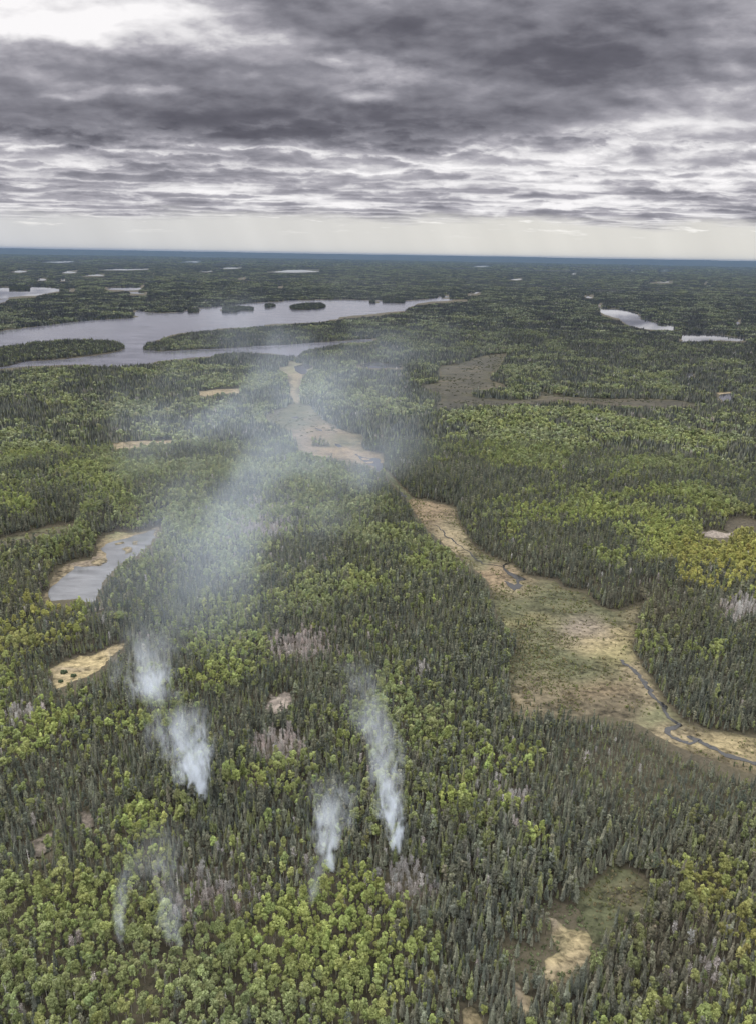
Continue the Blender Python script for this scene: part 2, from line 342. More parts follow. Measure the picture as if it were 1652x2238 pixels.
BALD = [('bare pinkish rock patch in the lower left woods', Z('5', (133, 586), (165, 570), (200, 548), (232, 534), (230, 575), (190, 598), (150, 612))), ('smaller pale rock patch above the lower left woods', Z('5', (348, 458), (375, 447), (402, 450), (412, 474), (370, 490), (352, 478))),
        ('broken white rock outcrop in the mixed woods above the leafless stand', Z('d', (580, 1532), (592, 1518), (606, 1526), (622, 1514), (640, 1518), (634, 1530), (618, 1540), (598, 1546))), ('brown mossy gap in the lower left woods', Z('5', (622, 1218), (655, 1208), (692, 1212), (695, 1236), (640, 1242))), ('long pinkish ledge in the woods below the pond', Z('3', (372, 552), (430, 535), (500, 530), (525, 538), (440, 552), (385, 565))),
        ('bright rock cut at the right edge', Z('4', (1405, 210), (1470, 203), (1560, 212), (1552, 245), (1480, 240), (1410, 228))), ('brown bald knoll above the rock cut', Z('4', (1510, 165), (1570, 145), (1660, 160), (1700, 195), (1560, 200)))]

# ------------------------------------------------------------------ masks of the open places
MX0, MY0, MW, MH = -400, 380, 2450, 2020


def raster(poly):
    p = np.asarray(poly, float)
    x0, x1 = int(max(p[:, 0].min() - MX0, 0)), int(min(p[:, 0].max() - MX0 + 2, MW))
    y0, y1 = int(max(p[:, 1].min() - MY0, 0)), int(min(p[:, 1].max() - MY0 + 2, MH))
    gx, gy = np.meshgrid(np.arange(x0, x1) + MX0 + 0.5, np.arange(y0, y1) + MY0 + 0.5)
    ins = np.zeros(gx.shape, bool)
    for (ax, ay_), (bx, by) in zip(p, np.roll(p, -1, 0)):
        if ay_ != by:
            ins ^= ((ay_ > gy) != (by > gy)) & (gx < (bx - ax) * (gy - ay_) / (by - ay_) + ax)
    return slice(y0, y1), slice(x0, x1), ins


def paint(mask, poly, val):
    ys, xs, ins = raster(poly)
    mask[ys, xs][ins] = val


def look(mask, px, py):
    ix = np.clip((px - MX0).astype(int), 0, MW - 1)
    iy = np.clip((py - MY0).astype(int), 0, MH - 1)
    return mask[iy, ix]


def vnoise(x, y, size, octaves=3, seed=0):
    """Smooth value noise in the plane, 0..1."""
    out, amp, tot = 0.0, 1.0, 0.0
    for o in range(octaves):
        fx, fy = x / size + 37.2 * o + seed * 11.7, y / size + 19.1 * o + seed * 5.3
        ix, iy = np.floor(fx), np.floor(fy)
        tx, ty = fx - ix, fy - iy
        tx, ty = tx * tx * (3 - 2 * tx), ty * ty * (3 - 2 * ty)

        def h(a, b):
            s = np.sin(a * 127.1 + b * 311.7 + seed * 74.7 + o * 13.3) * 43758.5453
            return s - np.floor(s)
        out = out + amp * ((h(ix, iy) * (1 - tx) + h(ix + 1, iy) * tx) * (1 - ty) + (h(ix, iy + 1) * (1 - tx) + h(ix + 1, iy + 1) * tx) * ty)
        tot += amp
        amp *= 0.55
        size = size / 2.03
    return out / tot


OPEN = np.zeros((MH, MW), np.uint8)           # 1 water, 2 fen, meadow or rock
for poly in (POND_BANK, MEADOW, OLIVE_STRIP, VALLEY, UPPER_TONGUE, UPPER_FEN, DARK_FEN, CLEARING, BANK_STRIP, BANK_LOW, OLIVE_CLEAR):
    paint(OPEN, poly, 2)
for _l, poly in SLIVERS + BALD:
    paint(OPEN, poly, 2)
for poly in [BIG_LAKE, POND, POOL] + FEN_POOLS + [q for _l, q in LAKES]:
    paint(OPEN, poly, 1)
ISLE = np.zeros((MH, MW), bool)
for poly in [LEFT_ISLAND] + [q for _l, q in ISLETS]:
    paint(OPEN, poly, 0)
    paint(ISLE, poly, True)
paint(OPEN, Z('d', (838, 1024), (850, 1032), (868, 1052), (888, 1072), (900, 1084), (886, 1084), (862, 1064), (842, 1042)), 2)
FEN_WOOD = [Z('4b', (398, 655), (420, 638), (470, 645), (520, 648), (552, 662), (550, 692), (400, 688)), Z('2', (385, 705), (420, 688), (500, 682), (600, 680), (680, 690), (702, 708), (690, 720), (560, 722), (430, 718)), Z('2', (385, 600), (430, 590), (450, 596), (445, 604), (390, 606))]
for poly in FEN_WOOD:
    paint(OPEN, poly, 0)
HOLLOW = np.zeros((MH, MW), bool)
paint(HOLLOW, SHRUB_HOLLOW, True)


def blur(a, r):
    for ax in (0, 1):
        c = np.cumsum(np.pad(a, [(r + 1, r) if i == ax else (0, 0) for i in (0, 1)], mode='edge'), axis=ax)
        n = a.shape[ax]
        a = (np.take(c, np.arange(2 * r + 1, 2 * r + 1 + n), ax) - np.take(c, np.arange(0, n), ax)) / (2 * r + 1)
    return a


FLAT = np.clip(blur(np.clip(blur((OPEN > 0).astype(np.float32), 10) * 60.0, 0, 1), 12), 0, 1)


def relief(x, y):
    px, py = project(x, y, 0.0)
    d = np.hypot(x, y)
    keep = 1.0 - look(FLAT, px, py)
    n = np.clip(vnoise(x, y, 420.0, 3, 3) - 0.42, 0, 1) * 46.0
    far = np.clip(vnoise(x, y * 1.6, 2600.0, 3, 8) - 0.40, 0, 1) * 55.0 * np.clip((d - 3500) / 5000, 0, 1)
    return (n * np.clip((d - 350) / 500, 0, 1) * np.clip(1.6 - d / 9000, 0.4, 1) + far) * keep


# ------------------------------------------------------------------ materials
def new_mat(name):
    m = bpy.data.materials.new(name)
    m.use_nodes = True
    return m, NT(m.node_tree)


def principled(w, col, rough=0.9, spec=0.2, normal=None):
    b = w.n('ShaderNodeBsdfPrincipled')
    w.put(b.inputs['Base Color'], (*col, 1) if isinstance(col, tuple) else col)
    b.inputs['Roughness'].default_value = rough
    b.inputs['Specular IOR Level'].default_value = spec
    if normal is not None:
        w.put(b.inputs['Normal'], normal)
    o = w.n('ShaderNodeOutputMaterial')
    w.t.links.new(b.outputs[0], o.inputs[0])
    return b


def bump(w, h, strength, dist):
    b = w.n('ShaderNodeBump')
    b.inputs['Strength'].default_value = strength
    b.inputs['Distance'].default_value = dist
    w.put(b.inputs['Height'], h)
    return b.outputs[0]


def mat_ground():
    m, w = new_mat('forest_floor')
    g = w.n('ShaderNodeNewGeometry').outputs['Position']
    a = w.noise(g, 0.02, 5.0, 0.6)
    b = w.noise(g, 0.35, 4.0, 0.6)
    c = w.mix(w.rng(a, 0.35, 0.65), (0.030, 0.027, 0.019), (0.045, 0.042, 0.024))
    c = w.mix(w.rng(b, 0.35, 0.75), c, (0.065, 0.055, 0.04))
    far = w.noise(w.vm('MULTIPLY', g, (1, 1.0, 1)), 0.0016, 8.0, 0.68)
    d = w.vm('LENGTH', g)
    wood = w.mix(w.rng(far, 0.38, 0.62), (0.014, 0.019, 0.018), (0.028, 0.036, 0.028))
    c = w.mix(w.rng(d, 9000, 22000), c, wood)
    principled(w, c, 0.95, 0.1, bump(w, b, 0.5, 0.6))
    return m


def mat_fen(name, size=0.25, contrast=0.5):
    """Fen and meadow: the plant cover's colour is carried by the mesh, tussocks and moss patches by noise."""
    m, w = new_mat(name)
    g = w.n('ShaderNodeNewGeometry').outputs['Position']
    col = w.n('ShaderNodeAttribute', attribute_name='cover').outputs['Color']
    a = w.noise(w.vm('MULTIPLY', g, (1.0, 1.3, 1)), size, 6.0, 0.68, 0.6)
    b = w.noise(w.vm('MULTIPLY', g, (1.0, 1.6, 1)), size * 0.18, 5.0, 0.6, 0.8)
    k = w.m('ADD', w.m('MULTIPLY', w.m('SUBTRACT', a, 0.5), contrast * 2.4), w.m('MULTIPLY', w.m('SUBTRACT', b, 0.5), contrast * 1.6))
    c = w.vm('SCALE', col, scale=w.m('MAXIMUM', w.m('ADD', k, 1.0), 0.25))
    c = w.mix(w.rng(b, 0.55, 0.72, 0, 0.40), c, (0.075, 0.058, 0.036))
    c = w.mix(w.rng(w.noise(g, size * 2.4, 3.0, 0.6), 0.60, 0.72, 0, 0.6), c, (0.034, 0.036, 0.020))
    principled(w, c, 0.95, 0.1, bump(w, a, 0.7, 0.5))
    return m


def mat_water(name, rough, ripple, base, scale=0.12):
    m, w = new_mat(name)
    g = w.n('ShaderNodeNewGeometry').outputs['Position']
    n = w.noise(w.vm('MULTIPLY', g, (1.0, 1.7, 1.0)), scale, 4.0, 0.6, 0.3)
    patch = w.noise(w.vm('MULTIPLY', g, (1.0, 2.5, 1.0)), scale * 0.06, 4.0, 0.6, 0.6)
    b = principled(w, w.mix(w.rng(patch, 0.35, 0.65), tuple(c * .75 for c in base), tuple(c * 1.25 for c in base)), rough, 0.5, bump(w, n, ripple, 1.0))
    w.put(b.inputs['Roughness'], w.rng(patch, 0.3, 0.7, rough * 0.7, rough * 1.4))
    b.inputs['IOR'].default_value = 1.333
    return m


def mat_rock():
    m, w = new_mat('bare_rock')
    g = w.n('ShaderNodeNewGeometry').outputs['Position']
    a = w.noise(g, 0.35, 5.0, 0.65, 0.5)
    col = w.n('ShaderNodeAttribute', attribute_name='cover').outputs['Color']
    c = w.mix(w.rng(a, 0.40, 0.62), w.vm('SCALE', col, scale=0.45), col)
    c = w.mix(w.rng(w.noise(g, 0.9, 3.0), 0.58, 0.68, 0, 0.6), c, (0.06, 0.06, 0.035))
    principled(w, c, 0.9, 0.2, bump(w, a, 0.8, 0.6))
    return m


def mat_leaf(name, instanced, translucent=0.75):
    m, w = new_mat(name)
    if instanced:
        t = w.n('ShaderNodeAttribute', attribute_name='tint', attribute_type='INSTANCER').outputs['Color']
    else:
        t = w.n('ShaderNodeObjectInfo').outputs['Color']
    v = w.n('ShaderNodeAttribute', attribute_name='leaf_shade').outputs['Fac']
    c = w.vm('SCALE', t, scale=v)
    d = w.n('ShaderNodeBsdfDiffuse')
    w.put(d.inputs[0], c)
    if translucent > 0:
        tr = w.n('ShaderNodeBsdfTranslucent')
        w.put(tr.inputs[0], w.vm('MULTIPLY', c, (translucent * 1.05, translucent * 1.1, translucent * 0.7)))
        mx = w.n('ShaderNodeAddShader')
        w.t.links.new(d.outputs[0], mx.inputs[0])
        w.t.links.new(tr.outputs[0], mx.inputs[1])
        d = mx
    o = w.n('ShaderNodeOutputMaterial')
    w.t.links.new(d.outputs[0], o.inputs[0])
    return m


def mat_bark(name, a, b):
    m, w = new_mat(name)
    g = w.n('ShaderNodeTexCoord').outputs['Object']
    principled(w, w.mix(w.noise(w.vm('MULTIPLY', g, (3, 3, 1)), 1.2, 3.0), a, b), 0.9, 0.15)
    return m


M = {
    'ground': mat_ground(), 'fen': mat_fen('fen_cover', 0.20, 1.5), 'darkfen': mat_fen('leatherleaf_cover', 0.05, 0.9), 'rock': mat_rock(),
    'lake': mat_water('lake_water', 0.13, 0.035, (0.075, 0.075, 0.090)), 'far': mat_water('far_lake_water', 0.02, 0.0, (0.03, 0.03, 0.035)), 'pond': mat_water('pond_water', 0.10, 0.03, (0.085, 0.087, 0.092), 0.5), 'creek': mat_water('creek_water', 0.18, 0.05, (0.012, 0.012, 0.012), 0.7),
    'leaf_i': mat_leaf('foliage_in_the_mass', True), 'leaf_o': mat_leaf('foliage_of_one_tree', False), 'twig_i': mat_leaf('twigs_in_the_mass', True, 0.0), 'twig_o': mat_leaf('twigs_of_one_tree', False, 0.0),
    'pale_bark': mat_bark('pale_aspen_bark', (0.33, 0.32, 0.27), (0.20, 0.19, 0.16)), 'dark_bark': mat_bark('spruce_bark', (0.10, 0.085, 0.07), (0.06, 0.05, 0.042)), 'grey_bark': mat_bark('dead_wood', (0.42, 0.40, 0.38), (0.27, 0.25, 0.24)),
}


# ------------------------------------------------------------------ setting: ground, water, fens
def tag(o, label=None, cat=None, group=None, kind=None):
    for k, val in (('label', label), ('category', cat), ('group', group), ('kind', kind)):
        if val:
            o[k] = val
    return o


def mesh_obj(name, verts, faces, mat, link=True, smooth=False):
    me = bpy.data.meshes.new(name)
    me.from_pydata([tuple(map(float, q)) for q in verts], [], [tuple(map(int, f)) for f in faces])
    me.materials.append(mat)
    if smooth:
        me.shade_smooth()
    me.update()
    o = bpy.data.objects.new(name, me)
    if link:
        C.objects.link(o)
    return o


def rough_outline(poly, frac=0.10, detail=3, seed=0):
    """Natural edge: subdivide the outline on the ground and let it wander."""
    r = np.random.default_rng(seed + len(poly))
    p = np.asarray(poly, float)
    for k in range(detail):
        q = np.roll(p, -1, 0)
        e = q - p
        L = np.hypot(e[:, 0], e[:, 1])
        nrm = np.stack([-e[:, 1], e[:, 0]], 1) / np.maximum(L, 1e-6)[:, None]
        mid = (p + q) / 2 + nrm * (r.normal(0, frac, len(p)) * L)[:, None]
        p = np.stack([p, mid], 1).reshape(-1, 2)
    return p


def sheet(name, poly_ground, z, mat, step=None, colour=None, dome=0.0, kind='structure'):
    p = np.asarray(poly_ground, float)
    n = len(p)
    pts = [Vector(q) for q in p]
    if step:
        lo, hi = p.min(0), p.max(0)
        gx, gy = np.meshgrid(np.arange(lo[0], hi[0], step), np.arange(lo[1], hi[1], step))
        gx = gx.ravel() + rng.uniform(-.3, .3, gx.size) * step
        gy = gy.ravel() + rng.uniform(-.3, .3, gy.size) * step
        ins = np.zeros(gx.shape, bool)
        for (ax, ay_), (bx, by) in zip(p, np.roll(p, -1, 0)):
            if ay_ != by:
                ins ^= ((ay_ > gy) != (by > gy)) & (gx < (bx - ax) * (gy - ay_) / (by - ay_) + ax)
        pts += [Vector((a, b)) for a, b in zip(gx[ins], gy[ins])]
    vs, _e, fs, *_r = delaunay_2d_cdt(pts, [(i, (i + 1) % n) for i in range(n)], [], 1, 1e-4)
    xy = np.array([tuple(q) for q in vs])
    zz = np.full(len(xy), z)
    if dome:
        zz += dome * vnoise(xy[:, 0], xy[:, 1], 6.0, 3, 5)
    o = mesh_obj(name, np.column_stack([xy, zz]), fs, mat)
    if colour is not None:
        col = colour(xy) if callable(colour) else np.tile(colour, (len(xy), 1))
        if step:                                            # the cover thins out into forest floor along the edge
            e = np.sort(np.concatenate([np.array([(f[i], f[(i + 1) % len(f)]) for f in fs])  for i in range(3)]), 1)
            uq, ct_ = np.unique(e, axis=0, return_counts=True)
            rim = np.unique(uq[ct_ == 1])
            isr = np.zeros(len(xy), bool)
            isr[rim] = True
            second = np.zeros(len(xy), bool)
            second[uq[isr[uq[:, 0]], 1]] = True
            second[uq[isr[uq[:, 1]], 0]] = True
            k_ = np.where(isr, .25, np.where(second, rng.uniform(.4, 1.0, len(xy)), 1.0))[:, None]
            col = col * k_ + np.array((.040, .038, .022)) * (1 - k_)
        at = o.data.color_attributes.new('cover', 'FLOAT_COLOR', 'POINT')
        at.data.foreach_set('color', np.column_stack([col, np.ones(len(col))]).astype(np.float32).ravel())
    if kind:
        o['kind'] = kind
    return o


def build_ground():
    az = np.radians(np.concatenate([np.arange(-100, -42, 2.0), np.arange(-42, 42.01, 0.35), np.arange(44, 101, 2.0)]))
    d = np.concatenate([[0.5], np.geomspace(60, 62000, 540)])
    A, Dd = np.meshgrid(az, d)
    x, y = Dd * np.sin(A), Dd * np.cos(A)
    z = relief(x, y)
    z[0] = 0
    # the land rises to a low upland along the horizon
    ridge = np.clip(vnoise(A * 90, Dd / 9000, 9.0, 4, 21) - 0.30, 0, 1) * 260.0
    t = np.clip((Dd - 50000) / 10000, 0, 1)
    z += 272.0 * t * t * (3 - 2 * t) + ridge * .22 * np.exp(-((Dd - 60500) / 1500.0) ** 2) * np.clip((np.degrees(A) + 14) / 12, 0.25, 1)
    nr, na = x.shape
    i = np.arange((nr - 1) * na).reshape(nr - 1, na)[:, :-1].ravel()
    f = np.stack([i, i + 1, i + na + 1, i + na], 1)[:, ::-1]
    me = bpy.data.meshes.new('ground')
    me.vertices.add(x.size)
    me.vertices.foreach_set('co', np.stack([x, y, z], -1).astype(np.float32).ravel())
    me.loops.add(f.size)
    me.loops.foreach_set('vertex_index', f.astype(np.int32).ravel())
    me.polygons.add(len(f))
    me.polygons.foreach_set('loop_start', np.arange(0, f.size, 4, dtype=np.int32))
    me.update(calc_edges=True)
    me.shade_smooth()
    me.materials.append(M['ground'])
    o = bpy.data.objects.new('ground', me)
    C.objects.link(o)
    tag(o, 'brown forest floor rolling away to low blue hills', 'ground', kind='structure')


build_ground()

TAN, ORANGE, OLIVE, BROWN, PINK, YELLOW, GREYB, GOLD = np.array([(0.150, 0.124, 0.080), (0.122, 0.092, 0.060), (0.046, 0.049, 0.027), (0.056, 0.047, 0.032), (0.122, 0.102, 0.084), (0.118, 0.108, 0.054), (0.034, 0.032, 0.025), (0.170, 0.140, 0.080)])


def cover_field(base, spots):
    """Plant cover by place: SPOTS are (photo x, y, half width, half height, colour, weight)."""
    def f(xy):
        px, py = project(xy[:, 0], xy[:, 1], 0.0)
        px = px + (vnoise(xy[:, 0], xy[:, 1], 30.0, 3, 2) - 0.5) * 70
        py = py + (vnoise(xy[:, 0], xy[:, 1], 30.0, 3, 4) - 0.5) * 40
        num, den = np.tile(base, (len(px), 1)) * 0.35, np.full(len(px), 0.35)
        for (cx, cy_, rx, ry, c, wt) in spots:
            g = wt * np.exp(-(((px - cx) / rx) ** 2 + ((py - cy_) / ry) ** 2) * 1.3)
            num += g[:, None] * c
            den += g
        return num / den[:, None]
    return f


valley_cover = cover_field(BROWN * .9 + OLIVE * .15, [
    (1180, 1420, 120, 60, OLIVE * 1.15, 1.1), (1240, 1480, 120, 30, OLIVE * 1.25, .8),
    (920, 1110, 60, 30, ORANGE, 1.2), (985, 1185, 40, 40, TAN, 1.2), (1040, 1225, 30, 20, OLIVE * 1.3, 0.8), (1085, 1265, 50, 22, ORANGE * 1.05, 2.0), (1130, 1290, 40, 16, TAN * 1.1, 1.4), (1020, 1160, 30, 30, OLIVE * 1.2, .5),
    (1190, 1300, 90, 28, OLIVE, 2.2), (1110, 1335, 40, 30, OLIVE * 1.1, 2.0), (1290, 1335, 70, 22, OLIVE * .95, 2.0), (1110, 1365, 40, 12, YELLOW, 0.9), (1190, 1350, 40, 14, YELLOW * .9, 0.7), (1270, 1370, 45, 26, PINK, 2.0),
    (1310, 1400, 60, 24, GOLD, 1.8), (1340, 1425, 50, 26, YELLOW, 1.5), (1360, 1360, 30, 25, OLIVE, 1.0), (1375, 1345, 18, 30, TAN * .8, .7), (1180, 1440, 70, 25, OLIVE * 1.2, 1.2), (1250, 1450, 40, 20, OLIVE * 1.1, 1.0), (1130, 1420, 40, 18, BROWN * 1.3, 1.0),
    (1170, 1500, 80, 28, BROWN * 1.25, 2.0), (1300, 1500, 70, 25, ORANGE * .75, 1.4), (1130, 1530, 40, 18, TAN * .8, 1.0), (1350, 1550, 60, 30, BROWN * 1.1, 1.6), (1390, 1470, 24, 40, TAN, 1.2), (1440, 1570, 40, 25, OLIVE * 1.6, 1.0), (1480, 1610, 40, 18, TAN * 1.05, 1.2),
    (1600, 1625, 90, 22, GOLD * .9, 2.2), (1700, 1660, 90, 30, GOLD * .85, 1.5), (1540, 1665, 80, 25, BROWN * .95, 1.8), (1640, 1700, 80, 30, BROWN * .85, 1.8), (1230, 1400, 40, 16, TAN * .75, .8), (1420, 1530, 18, 30, TAN * 1.05, .9)])


def run_on(poly):
    """The near side of an open place is hidden by the tops of the trees before it: carry the outline on to their feet."""
    p = np.asarray(poly, float)
    g0 = ground(p)
    dist = np.hypot(g0[:, 0], g0[:, 1])
    e = np.roll(p, -1, 0) - np.roll(p, 1, 0)
    area = np.sum(p[:, 0] * np.roll(p[:, 1], -1) - np.roll(p[:, 0], -1) * p[:, 1])
    nrm = np.stack([e[:, 1], -e[:, 0]], 1) * np.sign(area)
    nrm /= np.maximum(np.hypot(nrm[:, 0], nrm[:, 1]), 1e-6)[:, None]
    hgt = np.where(dist < 1300, 8.5, 10.0)
    drop = FPX * hgt * dist / (dist ** 2 + CAM_H ** 2)
    p[:, 1] += drop * np.clip(nrm[:, 1] * 1.6, 0, 1) * np.clip(1.5 - dist / 6000, 0, 1)
    return p


def gr(poly):
    return ground(run_on(poly))




LAID = []


def wet(name, label, poly, z, mat, step, colour, frac=0.07, detail=2, cat=None):
    LAID.append(label)                                      # every sheet lies a little above the one before
    o = sheet(name, rough_outline(gr(poly) if name != 'islet' else ground(poly), frac, detail, len(label)), z - 0.12 + 0.006 * len(LAID) + (0.1 if name == 'islet' else 0), mat, step, colour)
    return tag(o, label, cat or name.replace('_', ' '))


wet('fen', 'wide tan and olive fen with a winding creek, on the right', VALLEY, 0.30, M['fen'], 4.0, valley_cover, 0.06)
wet('fen', 'narrow grassy gap joining the two fens', Z('d', (834, 1020), (850, 1032), (868, 1052), (888, 1072), (906, 1086), (890, 1090), (866, 1072), (842, 1046)), 0.30, M['fen'], 3.0, OLIVE * 1.1)
wet('fen', 'orange-tan fen dotted with white pools below the lake', UPPER_FEN, 0.30, M['fen'], 8.0, cover_field(BROWN, [(700, 890, 90, 25, OLIVE * .9, 1.5), (640, 915, 60, 20, OLIVE * .8, 1.2), (720, 940, 50, 25, ORANGE * .8, 1.4), (760, 970, 50, 15, OLIVE, 1.0), (660, 970, 30, 14, PINK * .9, 1.2), (750, 992, 70, 12, ORANGE, 1.6), (820, 1000, 30, 14, ORANGE * .9, 1.0), (690, 900, 20, 8, TAN * .8, 1)]))
wet('meadow', 'narrow tan meadow leading up to the lake shore', UPPER_TONGUE, 0.30, M['fen'], 8.0, cover_field(BROWN * 1.3, [(645, 840, 18, 35, TAN * .85, 1.5), (640, 800, 40, 10, OLIVE * 1.5, 1.0)]))
wet('fen', 'dark grey-brown open fen in the right middle distance', DARK_FEN, 0.30, M['darkfen'], 14.0, cover_field(GREYB, [(1000, 815, 90, 30, GREYB * 1.15, 1), (1290, 878, 110, 8, BROWN * .8, 1.2), (960, 880, 60, 10, GREYB * .75, 1), (1060, 790, 30, 10, GREYB * .9, 1)]))
wet('meadow', 'golden meadow with three lone bushes in the left woods', MEADOW, 0.30, M['fen'], 2.5, cover_field(GOLD, [(130, 1475, 25, 15, TAN * 1.05, 1), (200, 1445, 40, 14, GOLD * 1.05, 1), (150, 1460, 50, 6, PINK, .6), (250, 1415, 25, 10, TAN * .9, .8)]))
wet('meadow', 'dim olive meadow strip at the left edge', OLIVE_STRIP, 0.30, M['fen'], 4.0, cover_field(OLIVE * 1.15, [(80, 1165, 80, 8, BROWN * .8, .8), (150, 1145, 30, 8, OLIVE * 1.5, .6)]))
wet('pond_bank', 'tan grass bank round the grey pond on the left', POND_BANK, 0.30, M['fen'], 3.0, cover_field(TAN * .75, [(250, 1165, 40, 12, OLIVE * 1.9, 1.4), (205, 1230, 40, 10, PINK * .9, 1.2), (120, 1255, 25, 25, BROWN * 1.5, 1.2), (330, 1155, 25, 15, BROWN * 1.4, 1.0)]))
wet('meadow', 'bright tan clearing among the low right conifers', CLEARING, 0.30, M['fen'], 1.6, cover_field(TAN * 1.0, [(1260, 2055, 30, 30, GOLD, 1), (1220, 2100, 30, 15, GOLD * .9, 1), (1215, 2020, 18, 18, PINK, 1), (1240, 2060, 12, 20, OLIVE, .7), (1280, 2045, 20, 12, YELLOW, .6)]))
wet('meadow', 'small forked tan bank below the bright clearing', BANK_STRIP, 0.30, M['fen'], 1.6, cover_field(TAN * .95, [(1130, 2170, 20, 30, PINK, .8)]))
wet('meadow', 'tan bank cut by the bottom edge', BANK_LOW, 0.30, M['fen'], 1.6, cover_field(TAN * .9, [(1030, 2230, 30, 20, GOLD * .9, .8)]))
wet('meadow', 'olive brown shrub meadow above the dark right woods', OLIVE_CLEAR, 0.30, M['fen'], 2.0, cover_field(OLIVE * .9, [(1350, 1960, 40, 25, BROWN * .85, 1), (1300, 1990, 30, 20, OLIVE * 1.1, .8), (1400, 1930, 40, 14, BROWN, .6)]), 0.12)
for lb, poly in SLIVERS:
    wet('bog', lb, poly, 0.30, M['fen'], None, TAN * .8 if 'brown' not in lb else BROWN)

lake = sheet('lake', rough_outline(gr(BIG_LAKE), 0.05, 2, 3), 0.35, M['lake'])
tag(lake, 'big grey lake winding between wooded shores and islands', 'lake')
for lb, poly in LAKES:
    tag(sheet('lake', rough_outline(gr(poly), 0.05, 2, 1), 0.4, M['far']), lb, 'lake')
tag(sheet('pond', rough_outline(gr(POND), 0.07, 2, 4), 0.45, M['pond']), 'small grey pond with grassy islets in the left woods', 'pond')
for lb, poly in zip(('rounded tan grass islet in the upper pond', 'tan grass point jutting into the pond', 'thin grass strip near the pond head', 'small grass tuft islet near the pond head'), POND_ISLETS):
    wet('islet', lb, poly, 0.55, M['fen'], 2.0, TAN * .9, 0.1)
tag(sheet('pool', rough_outline(ground(POOL), 0.07, 2, 4), 0.45, M['creek']), 'dark hook-shaped pool at the upper end of the wide fen', 'pool')
for lb, poly in zip(('white braided pool at the foot of the upper fen', 'small pale pool beside the dark spruce clump', 'short white pool near the head of the upper fen', 'thin white pool in the orange fen', 'pale pool between the two fens'), FEN_POOLS):
    tag(sheet('pool', rough_outline(ground(poly), 0.1, 2, 5), 0.42, M['far']), lb, 'pool')
for lb, poly in zip(('thin upper grass bar in the braided pool', 'thin lower grass bar in the braided pool'), FEN_BARS):
    wet('islet', lb, poly, 0.52, M['fen'], None, ORANGE * .9)
for lb, poly in [('low wooded island cut by the left edge of the big lake', LEFT_ISLAND)] + ISLETS:
    tag(sheet('island', rough_outline(ground(poly), 0.06, 2, 2), 0.9, M['ground']), lb, 'island')
for lb, poly in BALD:
    c = np.array((0.20, 0.17, 0.145)) if ('bright' in lb or 'white' in lb) else BROWN if ('mossy' in lb or 'knoll' in lb) else PINK * 1.05
    tag(sheet('rock_outcrop', rough_outline(gr(poly), 0.14, 2, 7), 0.4, M['rock'], 1.5, c, dome=0.8, kind=None), lb, 'rock')


def ribbon(name, label, pts, width, z, seed):
    p = ground(pts)
    for k in range(3):
        q = (p[:-1] + p[1:]) / 2
        e = p[1:] - p[:-1]
        q = q + np.stack([-e[:, 1], e[:, 0]], 1) * np.random.default_rng(seed + k).normal(0, 0.09, (len(q), 1))
        n = np.empty((len(p) + len(q), 2))
        n[0::2], n[1::2] = p, q
        p = n
    t = np.gradient(p, axis=0)
    t /= np.hypot(t[:, 0], t[:, 1])[:, None]
    nrm = np.stack([-t[:, 1], t[:, 0]], 1)
    wd = width * (0.35 + 1.3 * vnoise(np.arange(len(p)) * 1.0, np.zeros(len(p)), 7.0, 2, seed))[:, None]
    vs = np.concatenate([np.column_stack([p + nrm * wd / 2, np.full(len(p), z)]), np.column_stack([p - nrm * wd / 2, np.full(len(p), z)])])
    k = len(p)
    o = mesh_obj(name, vs, [(i, i + 1, k + i + 1, k + i) for i in range(k - 1)], M['creek'])
    tag(o, label, 'creek', kind='structure')


ribbon('creek', 'dark creek winding down the right side of the wide fen', CREEK, 3.0, 0.45, 3)
ribbon('creek', 'dark creek leaving the fen at the right edge', CREEK_LOWER, 3.6, 0.45, 9)
ribbon('creek', 'short creek loop joining the two longer reaches', CREEK_LINK, 2.2, 0.47, 5)
ribbon('creek', 'thin dark ditch down the narrow upper fen', CREEK_UPPER, 1.3, 0.45, 6)

